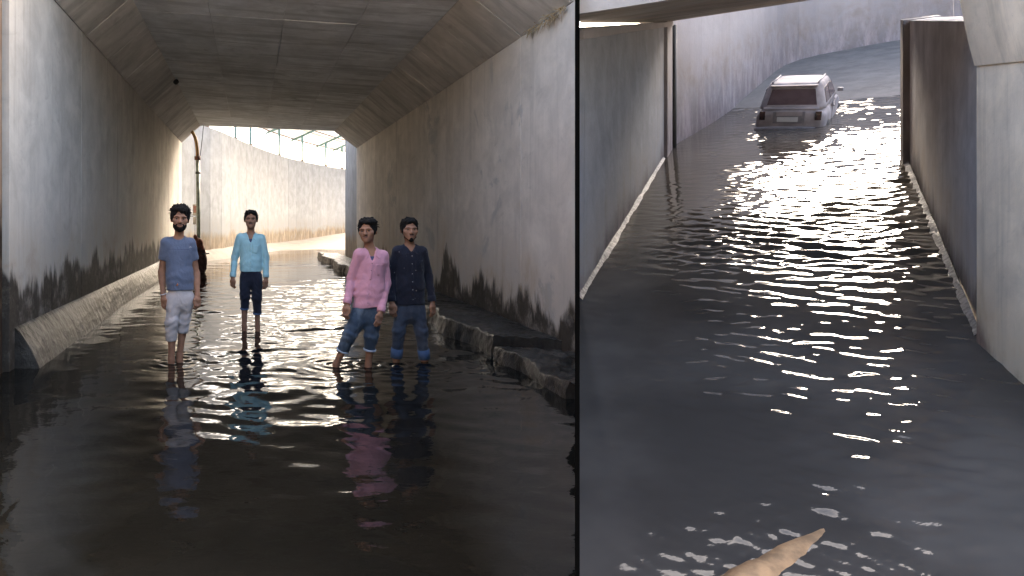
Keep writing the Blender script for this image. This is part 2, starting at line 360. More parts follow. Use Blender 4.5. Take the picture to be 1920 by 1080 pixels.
def haunch(xw, zw, xc, zc, ys, sgn):
    bo = .37 if sgn > 0 else .10
    cs = [(xw, zw), (xc, zc), (xc, zc + .3), (xw - sgn * bo, zc + .3), (xw - sgn * bo, zw)]
    vv = [(x, ys, z) for x, z in cs] + [(x, yend(x), z) for x, z in cs]
    hb = obj('haunch', vv, [(0, 1, 2, 3, 4), (9, 8, 7, 6, 5)] + [(i, i + 5, (i + 1) % 5 + 5, (i + 1) % 5) for i in range(5)], M['haunch'], up)
    bm = bmesh.new(); bm.from_mesh(hb.data); bmesh.ops.recalc_face_normals(bm, faces=bm.faces); bm.to_mesh(hb.data); bm.free()
    nrm = Vector((zw - zc, 0, xc - xw)) * (-1 if sgn > 0 else 1); nrm = Vector((abs(zc - zw) * sgn, 0, -abs(xc - xw))).normalized()
    y = ys; N = 11
    for j in range(N):
        f0, f1 = j / N, (j + 1) / N
        pt = lambda x, z, f: Vector((x, ys + (yend(x) - ys) * f, z))
        q = [pt(xw, zw, f0 + .001), pt(xc, zc, f0 + .001), pt(xc, zc, f1 - .001), pt(xw, zw, f1 - .001)]
        off = nrm * (.012 + random.uniform(0, .006)); q = [v + off for v in q]
        slab('haunch_panel', q, -nrm * .012, M['haunch'], hb, .003)
haunch(XL, ZHL, XCL, ZCL, 6.7, 1); haunch(XR, ZHR, XCR, ZCR, 7.1, -1)
# conduit hole plug on the haunch
tube('drain_hole', [P(329, 152, 14.6) + Vector((0, 0, 0)), P(329, 152, 14.6) + Vector((.03, -.02, -.04))], [.06, .055], M['tyre'], up, 14)
# left kerb: rough, wet, sloping face
ky = np.linspace(6.75, 22.9, 330); kt = np.linspace(0, 1, 22)
KY = np.repeat(ky[:, None], len(kt), 1); KT = np.repeat(kt[None, :], len(ky), 0)
out = .20 + .03 * np.sin(KY * .9) + .09 * np.exp(-(KY - 6.75) / 1.2)
KX = XL + .002 + out * KT ** .75
KZ = .40 * (1 - KT) ** .9 - .10 * KT
nz = snoise(KX * 2, KY, KZ * 2, 5, 5) * .004 + snoise(KX, KY, KZ, 6, 38, 14) * .0022 + snoise(KX * .2, KY * 3, KZ * .2, 8, 12, 16) * .0025 + snoise(KX, KY, KZ, 9, 90, 14) * .0012
kw = np.sin(np.pi * np.clip(KT, 0, 1)) ** .5
gridmesh('kerb', KX + nz * kw, KY, KZ + nz * kw, M['kerb'], up)
v = [(KX[0, i], 6.752, KZ[0, i]) for i in range(len(kt))] + [(XL, 6.752, -.2)]
obj('kerb_end', v, [tuple(range(len(v)))], M['kerb'], up)
# right ledge in two broken lengths
def ledge(y0, y1, x0, zt, seed, rr, ncol=46):
    ys = np.linspace(y0, y1, int((y1 - y0) * 26) + 4); tt = np.linspace(0, 1, ncol)
    T = np.repeat(tt[None, :], len(ys), 0); YY = np.repeat(ys[:, None], ncol, 1)
    xe = np.minimum(XR + .01, KD * YY + .004); xf = x0 + .06 * np.sin(YY * 1.7 + seed) + .04 * np.sin(YY * 4.1)
    a = np.clip(T / .35, 0, 1); b = np.clip((T - .35) / .65, 0, 1)
    xx = xf + .03 * a ** 2 + (xe - xf - .03) * b
    zz = -.12 + (zt + .12) * a ** .8 + (-.04) * b
    nn = snoise(xx, YY, zz, seed, 5) * .010 * rr + snoise(xx, YY, zz, seed + 1, 17) * .008 * rr + snoise(xx, YY, zz, seed + 2, 48) * .005 * rr
    k = np.where(T > .98, 0, 1)
    gridmesh('ledge', xx + nn * k * (1 - b), YY, zz + nn * k, M['kerb'], up)
    vv = [(xx[0, i] + (nn * k * (1 - b))[0, i], y0 + .001, zz[0, i] + (nn * k)[0, i]) for i in range(ncol)] + [(xx[0, -1], y0 + .001, -.2)]
    obj('ledge_end', vv, [tuple(range(len(vv)))], M['kerb'], up)
ledge(7.35, 26.5, 2.52, .215, 21, 1.0); ledge(5.62, 7.18, 2.57, .135, 31, 1.5)

# dry weeds and broken mortar at the wall head
for (px, py, Yd, s) in ((1032, 40, 7.62, 1.0), (1004, 52, 8.0, .8), (1052, 20, 7.35, .9)):
    c0 = P(px, py, Yd); c0.x = XR - .03; c0.z = ZHR - .03
    wd = []; fc = []
    for k in range(46):
        d = Vector((random.uniform(-.9, .1), random.uniform(-1, 1), random.uniform(-1.0, .5))).normalized() * random.uniform(.05, .17) * s
        b0 = c0 + Vector((0, random.uniform(-.16, .16), random.uniform(-.03, .03))); sd = d.orthogonal().normalized() * random.uniform(.003, .008)
        i = len(wd); m_ = b0 + d * .6 + Vector((0, 0, -.01)); wd += [b0 - sd, b0 + sd, m_ + sd * .8, m_ - sd * .8, b0 + d + Vector((0, 0, -.04))]
        fc += [(i, i + 1, i + 2, i + 3), (i + 3, i + 2, i + 4)]
    o = obj('dry_weed', wd, fc, M['straw'])
    tag(o, {1032: 'largest dry straw tuft in the joint at the top of the wall', 1004: 'dry straw tuft furthest from the black divider in wall joint', 1052: 'dry straw tuft nearest the black divider at the wall head'}[px], 'weed', 'dry tufts along the wall head')

# ------------------------------------------------------------------ the ramp beyond the far mouth
path = [(-2.34, 23.16), (-2.05, 24.2), (-1.28, 26.2), (-.62, 28.9), (.25, 32.3), (1.7, 37.1), (3.1, 40.5), (6.26, 46.5), (11.5, 53.5), (19, 60)]
def resample(path, step):
    pts = [Vector((a, b, 0)) for a, b in path]; dense = []
    for i in range(len(pts) - 1):
        p0 = pts[max(i - 1, 0)]; p1 = pts[i]; p2 = pts[i + 1]; p3 = pts[min(i + 2, len(pts) - 1)]
        for k in range(40):
            t_ = k / 40; dense.append(.5 * ((2 * p1) + (p2 - p0) * t_ + (2 * p0 - 5 * p1 + 4 * p2 - p3) * t_ ** 2 + (3 * p1 - p0 - 3 * p2 + p3) * t_ ** 3))
    dense.append(pts[-1]); out_ = [dense[0]]; acc = 0
    for a, b in zip(dense[:-1], dense[1:]):
        acc += (b - a).length
        if acc >= step: out_.append(b); acc = 0
    return out_
ZW = 4.85
def ramp_z(y): return max(0.0, (y - 33.5) * .045)
def curved_wall(name, path, zb, zt, mat, step, thick, label, cat):
    root = empty(name, (path[0][0], path[0][1], 0), label, cat); o0 = Vector((path[0][0], path[0][1], 0))
    pts = resample(path, step)
    for a, b in zip(pts[:-1], pts[1:]):
        d = (b - a).normalized(); nr = Vector((-d.y, d.x, 0)) * thick; gp = d * .004
        za, zb_ = zt(a), zt(b); j = nr.normalized() * random.uniform(0, .006)
        q = [a + gp - o0 + j, b - gp - o0 + j, b - gp - o0 + j, a + gp - o0 + j]
        for k, zz in enumerate((zb(a), zb(b), zb_, za)): q[k].z = zz
        slab('wall_panel', q, nr, mat, root, .003)
    return root, pts
rw, rpts = curved_wall('retaining_wall', path, lambda p: -.4, lambda p: ZW, M['ramp_wall'], 1.25, .3, 'tall pale concrete wall curving away in daylight beyond the underpass mouth', 'wall')
path2 = [(3.36, 21.65), (3.40, 24.0), (3.62, 26.5), (4.6, 30.0), (6.6, 34.5), (9.6, 39.0), (14.5, 44.5), (22, 50)]
rw2, rpts2 = curved_wall('retaining_wall', path2, lambda p: -.4, lambda p: 7.2, M['ramp_wall'], 1.25, -.3, 'short lit end of the wall beside the mouth behind the pink shirted man, raised out of view for shade', 'wall')  # hidden upper part made taller to keep the sun off the ramp
# road rising out of the water
ry = np.linspace(23.2, 62, 90); rt = np.linspace(0, 1, 40)
lx = np.interp(ry, [p[1] for p in path], [p[0] for p in path]); rx = np.interp(ry, [p[1] for p in path2], [p[0] for p in path2]) + 1.0
RX = lx[:, None] + (rx - lx)[:, None] * rt[None, :]; RY = np.repeat(ry[:, None], 40, 1)
dl = (RX - lx[:, None])
RZ = (RY - 33.8) * .045 + snoise(RX, RY, 0 * RX, 41, 1.2) * .012 + .36 * np.clip(1 - dl / 1.0, 0, 1) * np.clip((40 - RY) / 8, 0, 1) + np.clip((33.8 - RY) * .045, 0, 1) * np.clip(1 - dl / 1.3, 0, 1)
rd = gridmesh('ramp_road', RX, RY, RZ, M['road']); tag(rd, kind='structure')

# canopy on the wall head
can = empty('canopy', (0, 38, ZW), 'cream sheet canopy on thin teal steel posts above the curving wall', 'canopy'); c0 = Vector((0, 38, ZW))
tops = []
for px, D in ((407, 25.9), (442, 28.9), (478, 32.3), (528, 37.1), (573, 40.8), (608, 43.6), (638, 46.2), (668, 49.0), (695, 51.5)):
    b = Vector(((px - CX) / F * D, D, ZW))
    b = min(rpts, key=lambda q: (q - Vector((b.x, b.y, 0))).length) ; b = Vector((b.x, b.y, ZW))
    i = min(range(len(rpts)), key=lambda k: (rpts[k] - Vector((b.x, b.y, 0))).length); d = (rpts[min(i + 1, len(rpts) - 1)] - rpts[max(i - 1, 0)]).normalized()
    nr = Vector((-d.y, d.x, 0)); b = b + nr * .15; tp = b + Vector((0, 0, 1.55))
    tube('post', [b - c0 - Vector((0, 0, .02)), b - c0 + Vector((0, 0, .3)), tp - c0], [.055, .05, .075], M['teal'], can, 8)
    box('post_foot', b - c0 + Vector((0, 0, .04)), (.2, .2, .08), M['rust'], can, .01)
    lo = tp + nr * .75 - Vector((0, 0, .32)); hi = tp - nr * 2.8 + Vector((0, 0, 1.0))
    tube('rafter', [lo - c0, hi - c0], .055, M['teal'], can, 6)
    tops.append((lo, hi, nr))
nr0 = None
for k in range(len(tops) - 1):
    (l0, h0, n0), (l1, h1, n1) = tops[k], tops[k + 1]
    for s in range(3):
        f0, f1 = s / 3, (s + 1) / 3
        NN = 14; V = []; Fc = []
        for e in range(NN + 1):
            u = -.02 + 1.04 * e / NN; a = l0.lerp(l1, u); b = h0.lerp(h1, u); z = .07 + (.018 if e % 2 else 0) + s * .02
            V += [a.lerp(b, f0 - (.03 if s else -.02)) - c0 + Vector((0, 0, z)), a.lerp(b, f1) - c0 + Vector((0, 0, z))]
        for e in range(NN): Fc.append((2 * e, 2 * e + 1, 2 * e + 3, 2 * e + 2))
        if True:
            o = obj('roof_sheet', V, Fc, M['sheet'], can)
            md = o.modifiers.new('thickness', 'SOLIDIFY'); md.thickness = .004
    if True:
        for f in (.06, .4, .75): tube('purlin', [l0.lerp(h0, f) - c0 + Vector((0, 0, .05)), l1.lerp(h1, f) - c0 + Vector((0, 0, .05))], .03, M['rust'], can, 6)

# ------------------------------------------------------------------ pipe, cable, notices, bundle at the far left corner
YP = 22.6
pr = empty('drain_pipe', P(371, 470, YP), 'grey green vertical pipe with a tan hose bend beside the tunnel mouth', 'pipe'); p0 = P(371, 470, YP)
tube('pipe', [P(373, 500, YP) - p0, P(372, 400, YP) - p0, P(370.5, 297, YP) - p0], .065, M['green_pipe'], pr, 14)
tube('coupling', [P(370.5, 300, YP) - p0, P(370.4, 293, YP) - p0], .10, M['rust'], pr, 14)
tube('coupling', [P(371, 326, YP) - p0, P(371, 322, YP) - p0], .08, M['cable'], pr, 14)
tube('hose', [P(x, y, YP) - p0 for x, y in ((370.4, 295), (370, 282), (368.5, 268), (366, 258), (362.5, 250), (358, 244))], [.06, .058, .058, .058, .056, .055], M['orange_hose'], pr, 12)
cb = tube('cable', [P(x, y, YP + .1) for x, y in ((382, 232), (379, 262), (376, 288), (374, 300))], .012, M['cable'], None, 6); tag(cb, 'thin dark cable hanging down to the pipe coupling', 'cable')
np1 = empty('notice', (XL + .03, 21.3, 0), 'faded paper notice with red print on the wall behind the pipe', 'notice')
Yn = 23.4
def card(x0, y0, x1, y1, Yd, m, par, nm, th=.01):
    q = [P(x0, y1, Yd), P(x1, y1, Yd), P(x1, y0, Yd), P(x0, y0, Yd)]; q = [v - par.location for v in q]
    return slab(nm, q, (0, th, 0), m, par)
card(361.5, 383, 369, 404, 23.02, M['paper'], np1, 'sheet'); card(362.6, 386, 368, 399, 23.006, M['print'], np1, 'printed_block')
np2 = empty('notice', (XL + .03, 21.5, 0), 'small blank paper notice below the red printed one', 'notice')
card(362, 407, 368, 421, 23.02, M['paper'], np2, 'sheet')

# ------------------------------------------------------------------ smooth solid modelling: signed distance field -> surface nets
class Field:
    def __init__(s, lo, hi, h):
        s.lo = np.array(lo, np.float32); s.h = h
        n = np.ceil((np.array(hi) - s.lo) / h).astype(int) + 1
        s.v = np.full(n, 1.0, np.float32); s.ax = [s.lo[i] + h * np.arange(n[i], dtype=np.float32) for i in range(3)]
    def sub(s, lo, hi):
        sl = []
        for i in range(3):
            a = int(np.clip(np.floor((lo[i] - s.lo[i]) / s.h), 0, len(s.ax[i]) - 1)); b = int(np.clip(np.ceil((hi[i] - s.lo[i]) / s.h) + 1, a + 1, len(s.ax[i])))
            sl.append(slice(a, b))
        X = s.ax[0][sl[0]][:, None, None]; Y = s.ax[1][sl[1]][None, :, None]; Z = s.ax[2][sl[2]][None, None, :]
        return tuple(sl), X, Y, Z
    def merge(s, sl, d, k, cut=False):
        a = s.v[sl]
        if cut:
            d = -d; h = np.maximum(k - np.abs(a - d), 0) / k; s.v[sl] = np.maximum(a, d) + h * h * k * .25
        else:
            h = np.maximum(k - np.abs(a - d), 0) / k; s.v[sl] = np.minimum(a, d) - h * h * k * .25
    def cone(s, a, b, ra, rb, k=.03, flat=1.0, yaw=0.0, cut=False):
        a = np.array(a, float); b = np.array(b, float); m = max(ra, rb) + k + .03
        sl, X, Y, Z = s.sub(np.minimum(a, b) - m, np.maximum(a, b) + m)
        c, sn = math.cos(yaw), math.sin(yaw)
        def tr(x, y, z): return c * x + sn * y, (-sn * x + c * y) / flat, z
        px, py, pz = tr(X - a[0], Y - a[1], Z - a[2]); bx, by, bz = tr(b[0] - a[0], b[1] - a[1], b[2] - a[2])
        L = bx * bx + by * by + bz * bz + 1e-9; t = np.clip((px * bx + py * by + pz * bz) / L, 0, 1)
        d = np.sqrt((px - bx * t) ** 2 + (py - by * t) ** 2 + (pz - bz * t) ** 2) - (ra + (rb - ra) * t)
        s.merge(sl, (d * (flat if flat < 1 else 1)).astype(np.float32), k, cut)
    def ell(s, c, r, k=.02, R=None, cut=False):
        c = np.array(c, float); m = max(r) + k + .02
        sl, X, Y, Z = s.sub(c - m, c + m); X = X - c[0]; Y = Y - c[1]; Z = Z - c[2]
        if R is not None:
            X, Y, Z = (R[0][0] * X + R[1][0] * Y + R[2][0] * Z), (R[0][1] * X + R[1][1] * Y + R[2][1] * Z), (R[0][2] * X + R[1][2] * Y + R[2][2] * Z)
        k0 = np.sqrt((X / r[0]) ** 2 + (Y / r[1]) ** 2 + (Z / r[2]) ** 2); k1 = np.sqrt((X / r[0] ** 2) ** 2 + (Y / r[1] ** 2) ** 2 + (Z / r[2] ** 2) ** 2) + 1e-6
        s.merge(sl, (k0 * (k0 - 1) / k1).astype(np.float32), k, cut)
    def plane(s, p, nrm, lo=None, hi=None):
        """cut away the side the normal points to (inside an optional box)"""
        lo = s.lo if lo is None else lo; hi = s.lo + s.h * np.array(s.v.shape) if hi is None else hi
        sl, X, Y, Z = s.sub(lo, hi); nrm = np.array(nrm, float); nrm /= np.linalg.norm(nrm)
        d = (X - p[0]) * nrm[0] + (Y - p[1]) * nrm[1] + (Z - p[2]) * nrm[2]
        s.v[sl] = np.maximum(s.v[sl], d)
    def disp(s, f):
        X = s.ax[0][:, None, None]; Y = s.ax[1][None, :, None]; Z = s.ax[2][None, None, :]
        m = np.abs(s.v) < .05
        i = np.nonzero(m); s.v[m] += f(s.ax[0][i[0]], s.ax[1][i[1]], s.ax[2][i[2]]).astype(np.float32)
    def like(s):
        f = object.__new__(Field); f.lo, f.h, f.ax = s.lo, s.h, s.ax; f.v = np.full_like(s.v, 1.0); return f
    def join(s, f, k):
        s.merge(tuple(slice(None) for _ in range(3)), f.v, k)
    def front(s, x, z):
        i = int(round((x - s.lo[0]) / s.h)); k = int(round((z - s.lo[2]) / s.h)); c = np.nonzero(s.v[i, :, k] < 0)[0]
        return float(s.ax[1][c[0]]) if len(c) else 0.0
    def mesh(s, name, mat, parent):
        v = s.v; v[0] = v[-1] = .1; v[:, 0] = v[:, -1] = .1; v[:, :, 0] = v[:, :, -1] = .1
        ins = v < 0; n = np.array(v.shape) - 1
        cs = [(i, j, k) for i in (0, 1) for j in (0, 1) for k in (0, 1)]
        cnt = np.zeros(n, np.int8)
        for i, j, k in cs: cnt += ins[i:i + n[0], j:j + n[1], k:k + n[2]]
        act = np.argwhere((cnt > 0) & (cnt < 8)); idx = np.full(n, -1, np.int32); idx[act[:, 0], act[:, 1], act[:, 2]] = np.arange(len(act))
        cv = {c: v[act[:, 0] + c[0], act[:, 1] + c[1], act[:, 2] + c[2]] for c in cs}
        acc = np.zeros((len(act), 3)); w = np.zeros(len(act))
        for c in cs:
            for ax in range(3):
                if c[ax]: continue
                c2 = list(c); c2[ax] = 1; c2 = tuple(c2); a, b = cv[c], cv[c2]; m = (a < 0) != (b < 0)
                t = np.where(m, a / np.where(m, a - b, 1), 0); p = np.array(c, float)[None, :] + t[:, None] * (np.array(c2) - np.array(c))[None, :]
                acc[m] += p[m]; w[m] += 1
        V = s.lo + s.h * (act + acc / w[:, None]); faces = []
        for ax in range(3):
            o1, o2 = [(1, 2), (2, 0), (0, 1)][ax]
            a = [slice(None)] * 3; b = [slice(None)] * 3; a[ax] = slice(0, -1); b[ax] = slice(1, None)
            ia, ib = ins[tuple(a)], ins[tuple(b)]; e = np.argwhere(ia != ib)
            e = e[(e[:, o1] > 0) & (e[:, o2] > 0) & (e[:, o1] < n[o1]) & (e[:, o2] < n[o2])]
            if not len(e): continue
            fl = ia[e[:, 0], e[:, 1], e[:, 2]]
            def at(d1, d2):
                q = e.copy(); q[:, o1] += d1; q[:, o2] += d2; return idx[q[:, 0], q[:, 1], q[:, 2]]
            q = np.stack([at(-1, -1), at(0, -1), at(0, 0), at(-1, 0)], 1); q[~fl] = q[~fl][:, ::-1]; faces.append(q)
        Fq = np.concatenate(faces); Fq = Fq[(Fq >= 0).all(1)]
        return from_np(name, V, Fq, mat, parent, True)

def lerp(a, b, t): return tuple(x + (y - x) * t for x, y in zip(a, b))
HXK, HZK = 1.08, .93                     # broad and not too tall heads
def person(label, cx, wy, D, J, top, bottom, hairstyle, beard, head_yaw, torso_yaw, rx, group, hs=1.0, head_roll=0.0):
    """J: joints as photo pixels plus a depth offset in metres; wy = pixel row of the water at the feet"""
    s = D / F
    root = empty('person', ((cx - CX) / F * D, D, 0), label, 'person', group)
    def j(k):
        x, y, d = J[k]; return np.array(((x - cx) * s, d, (wy - y) * s))
    sa, sb, ea, eb, wa, wb, ha, hb, ka, kb, aa, ab = [j(k) for k in ('sa', 'sb', 'ea', 'eb', 'wa', 'wb', 'ha', 'hb', 'ka', 'kb', 'aa', 'ab')]
    hd = j('head'); mid = (sa + sb) / 2; pel = (ha + hb) / 2; wst = lerp(mid, pel, .62); ty = torso_yaw
    neck0 = np.array((mid[0], mid[1] + .012, mid[2] + .02)); Rh = Matrix.Rotation(head_roll, 3, 'Y') @ Matrix.Rotation(head_yaw, 3, 'Z'); Rl = [list(r) for r in Rh]
    def H(x, y, z): return hd + np.array(Rh @ Vector((x * hs * HXK, y * hs, z * hs * HZK)))
    allp = np.array([sa, sb, ea, eb, wa, wb, ka, kb, aa, ab, hd]); lo = allp.min(0) - (.16, .28, .14); hi = allp.max(0) + (.16, .26, .20)
    lo[2] = -.26; hi[0] = max(hi[0], pel[0] + .26); lo[0] = min(lo[0], pel[0] - .26)
    # ---- body
    b = Field(lo, hi, .0062)
    b.cone(lerp(mid, pel, .12), wst, rx * .86, rx * .72, .05, .62, ty); b.cone(wst, pel, rx * .72, rx * .85, .05, .68, ty)
    b.cone(sa, sb, .042, .042, .05)
    b.cone(neck0 - (0, 0, .03), H(0, .015, -.05), .050, .045, .03)
    for S, E, W in ((sa, ea, wa), (sb, eb, wb)):
        af = .70 if top['long'] else 1.0; b.cone(S, E, .043 * af, .036 * af, .02); b.cone(E, W, .037 * af, .026, .02); b.cone(lerp(E, W, .12), lerp(E, W, .45), .038 * af, .034 * af, .015)
    for Hh, K, A in ((ha, ka, aa), (hb, kb, ab)):
        b.cone(Hh, K, .068, .045, .04); b.cone(K, A, .043, .031, .02); b.cone(lerp(K, A, .15) + np.array((0, .018, 0)), lerp(K, A, .5) + np.array((0, .012, 0)), .043, .036, .02)
        an = A + np.array((0, .01, -.13)); b.cone(A, an, .033, .034, .02); b.cone(an + np.array((0, .03, -.01)), an + np.array((0, -.13, -.04)), .034, .03, .02)
    # head
    b.ell(H(0, .018, .035), (.073 * hs * HXK, .092 * hs, .088 * hs * HZK), .02, Rl); b.ell(H(0, -.02, -.05), (.056 * hs * HXK, .066 * hs, .062 * hs * HZK), .03, Rl)
    b.cone(H(0, -.060, -.092), H(0, -.064, -.088), .024 * hs, .024 * hs, .025)
    for q in (-1, 1):
        b.ell(H(q * .038, -.052, -.012), (.028 * hs * HXK, .025 * hs, .026 * hs * HZK), .03, Rl); b.ell(H(q * .0735, .016, -.004), (.010 * hs * HXK, .019 * hs, .029 * hs * HZK), .010, Rl)
        b.cone(H(q * .012, -.080, .030), H(q * .048, -.068, .028), .011 * hs, .010 * hs, .012)
    b.cone(H(0, -.080, .022), H(0, -.100, -.022), .009 * hs, .014 * hs, .010); b.cone(H(-.013, -.088, -.026), H(.013, -.088, -.026), .009 * hs, .009 * hs, .008)
    b.cone(H(-.018, -.078, -.054), H(.018, -.078, -.054), .011 * hs, .011 * hs, .010)
    for q in (-1, 1): b.ell(H(q * .030, -.094, .010), (.015 * hs * HXK, .014 * hs, .0085 * hs * HZK), .008, Rl, cut=True)
    # hands: palm, four unequal bent fingers, thumb from the side of the palm
    for q, E, W, cu in ((-1, ea, wa, J.get('curl_a', .5)), (1, eb, wb, J.get('curl_b', .5))):
        d = (W - E) / np.linalg.norm(W - E); t = np.array((-q * .75, -.66, 0)); t -= d * t.dot(d); t /= np.linalg.norm(t); nn = np.cross(d, t) * q * 1.0
        if nn[1] < 0: nn = -nn
        b.cone(W + d * .01, W + d * .055, .027, .031, .012, .62, math.atan2(t[1], t[0])); b.cone(W + d * .05 - t * .02, W + d * .05 + t * .02, .016, .017, .012)
        for o_, L in ((.031, .072), (.011, .082), (-.010, .076), (-.029, .058)):
            p0_ = W + d * .078 + t * o_; d1 = d + nn * cu * .5; d1 /= np.linalg.norm(d1); d2 = d + nn * cu * 1.5; d2 /= np.linalg.norm(d2)
            p1_ = p0_ + d1 * L * .5; p2_ = p1_ + d2 * L * .5
            b.cone(p0_ - d * .02, p1_, .0098, .0090, .005); b.cone(p1_, p2_, .0090, .0075, .005)
        p0_ = W + d * .028 + t * .024; p1_ = p0_ + d * .032 + t * .022; p2_ = p1_ + d * .032 + nn * .01
        b.cone(p0_, p1_, .0135, .011, .008); b.cone(p1_, p2_, .011, .0085, .006)
    b.mesh('body', M['skin'], root)
    # ---- eyes, brows, lips
    for q in (-1, 1):
        e = H(q * .0305, -.0715, .010)
        bm = bmesh.new(); bmesh.ops.create_uvsphere(bm, u_segments=12, v_segments=8, radius=.0108 * hs); bmesh.ops.translate(bm, verts=bm.verts, vec=e)
        me = bpy.data.meshes.new('eye'); bm.to_mesh(me); bm.free(); eo = link('eye', me, M['eyew'], root, True)
        bm = bmesh.new(); bmesh.ops.create_uvsphere(bm, u_segments=10, v_segments=8, radius=.0070 * hs); bmesh.ops.translate(bm, verts=bm.verts, vec=H(q * .0305, -.0765, .0105))
        me = bpy.data.meshes.new('iris'); bm.to_mesh(me); bm.free(); link('iris', me, M['eyed'], eo, True)
        tube('eyebrow', [H(q * .011, -.0905, .026), H(q * .030, -.0880, .031), H(q * .050, -.076, .026)], [.0022 * hs, .0032 * hs, .0015 * hs], M['hair'], root, 6)
    tube('lips', [H(-.021, -.0845, -.0545), H(-.008, -.0905, -.0535), H(.008, -.0905, -.0535), H(.021, -.0845, -.0545)], [.003 * hs, .0056 * hs, .0056 * hs, .003 * hs], M['lip'], root, 8)
    # ---- hair
    hf = Field(hd - .17, hd + .19, .0055); vol, fx = hairstyle['vol'], hairstyle.get('side', 0.0)
    hf.ell(H(0, .024, .042), ((.080 + vol * .25) * hs * HXK, (.094 + vol * .2) * hs, (.088 + vol * .4) * hs * HZK), .01, Rl)
    hf.ell(H(fx * .6, .002, .093 + vol * .35), ((.066 + vol * .5) * hs * HXK, (.075 + vol * .4) * hs, (.034 + vol * .6) * hs * HZK), .03, Rl)
    hf.ell(H(0, -.095, -.075), (.067 * hs * HXK, .097 * hs, .171 * hs * HZK), .010, Rl, cut=True)                          # the face stays free
    hf.ell(H(0, -.03, -.105), (.11 * hs * HXK, .085 * hs, .085 * hs * HZK), .012, Rl, cut=True)
    hf.ell(H(0, .03, -.125), (.12 * hs * HXK, .12 * hs, .085 * hs * HZK), .012, Rl, cut=True)
    for q in (-1, 1):                                                                                          # sides down to the ears
        hf.ell(H(q * .066, .022, .012), (.0155 * hs * HXK, .044 * hs, .040 * hs * HZK), .012, Rl); hf.ell(H(q * .068, -.012, .008), (.010 * hs * HXK, .014 * hs, .030 * hs * HZK), .010, Rl)
    hf.ell(H(0, .082, -.005), (.060 * hs * HXK, .032 * hs, .058 * hs * HZK), .02, Rl)
    r = random.Random(hairstyle['seed'])
    for k in range(hairstyle.get('tufts', 40)):
        a, z = r.uniform(-2.2, 2.2), r.uniform(.2, 1.0); rr_ = math.sqrt(max(0, 1 - z * z))
        bx = np.array((math.sin(a) * rr_ * .074, .02 - math.cos(a) * rr_ * .086, .045 + z * (.085 + vol * .5))); ln = r.uniform(.004, .022) + vol * .4
        if bx[2] < .075 and bx[1] < -.02: continue
        dr = np.array((math.sin(a) * .7 + fx * 14 + r.uniform(-.5, .5), -math.cos(a) * .7 + r.uniform(-.4, .4), .55 + r.uniform(-.3, .5))); dr /= np.linalg.norm(dr)
        hf.cone(H(*bx), H(*(bx + dr * ln)), .013 * hs, .004 * hs, .012)
    for k in range(hairstyle.get('fringe', 6)):
        xx = r.uniform(-.05, .05); hf.cone(H(xx, -.052, .110), H(xx + hairstyle.get('sweep', .01) + r.uniform(-.016, .016), -.074, .102 - r.uniform(0, .022)), .011 * hs, .005 * hs, .008)
    hf.disp(lambda x, y, z: snoise(x, y, z, 3, 130) * .0022)
    hair_o = hf.mesh('hair', M['hair'], root)
    V, Fc = [], []; rs = random.Random(hairstyle['seed'] + 50)                                                   # loose strands break up the outline
    for k in range(hairstyle.get('strands', 170)):
        a, z = rs.uniform(-math.pi, math.pi), rs.uniform(-.1, 1.0); rr_ = math.sqrt(max(0, 1 - z * z))
        p0_ = np.array((math.sin(a) * rr_ * (.074 + vol * .4), .022 - math.cos(a) * rr_ * .086, .045 + z * (.080 + vol * .7)))
        if p0_[2] < .085 and p0_[1] < .0: continue
        ln = rs.uniform(.012, .026) + vol * .5; dr = np.array((math.sin(a) * rr_ + fx * 16 + rs.uniform(-.7, .7), -math.cos(a) * rr_ + rs.uniform(-.7, .7), z * .9 + rs.uniform(-.5, .6))); dr /= np.linalg.norm(dr)
        sd_ = np.cross(dr, (rs.uniform(-1, 1), rs.uniform(-1, 1), rs.uniform(-1, 1))); sd_ = sd_ / np.linalg.norm(sd_) * .0022
        m_ = p0_ + dr * ln * .6 + np.array((0, 0, .002)); t_ = p0_ + dr * ln + np.array((fx * .3, 0, -.004)); i = len(V)
        V += [H(*(p0_ - sd_)), H(*(p0_ + sd_)), H(*(m_ + sd_ * .8)), H(*(m_ - sd_ * .8)), H(*t_)]; Fc += [(i, i + 1, i + 2, i + 3), (i + 3, i + 2, i + 4)]
    so = obj('hair_strands', V, Fc, M['hair'], hair_o); so['kind'] = 'stuff'
    if beard:
        bf = Field(hd - .16, hd + .11, .005)
        if beard >= 2:
            bf.ell(H(0, -.024, -.058), (.0605 * hs * HXK, .0685 * hs, .066 * hs * HZK), .01, Rl); bf.cone(H(0, -.066, -.100), H(0, -.070, -.092), .026 * hs, .027 * hs, .02)
            bf.plane(H(0, 0, -.030), (0, .25, 1)); bf.plane(H(0, .03, 0), (0, 1, 0)); bf.ell(H(0, -.092, -.048), (.034 * hs * HXK, .05 * hs, .024 * hs * HZK), .006, Rl, cut=True)
            for q in (-1, 1): bf.ell(H(q * .036, -.075, -.032), (.024 * hs * HXK, .04 * hs, .02 * hs * HZK), .01, Rl, cut=True)
        elif beard == 1.5:
            bf.cone(H(0, -.0705, -.097), H(0, -.074, -.086), .021 * hs, .019 * hs, .01); bf.cone(H(-.05, -.03, -.070), H(0, -.066, -.104), .010 * hs, .017 * hs, .012); bf.cone(H(.05, -.03, -.070), H(0, -.066, -.104), .010 * hs, .017 * hs, .012)
        for q in (-1, 1): bf.cone(H(q * .003, -.0905, -.040), H(q * .027, -.080, -.049), .0058 * hs, .004 * hs, .004)
        if beard >= 2:
            for q in (-1, 1): bf.cone(H(q * .027, -.080, -.049), H(q * .033, -.070, -.075), .007 * hs, .009 * hs, .006)
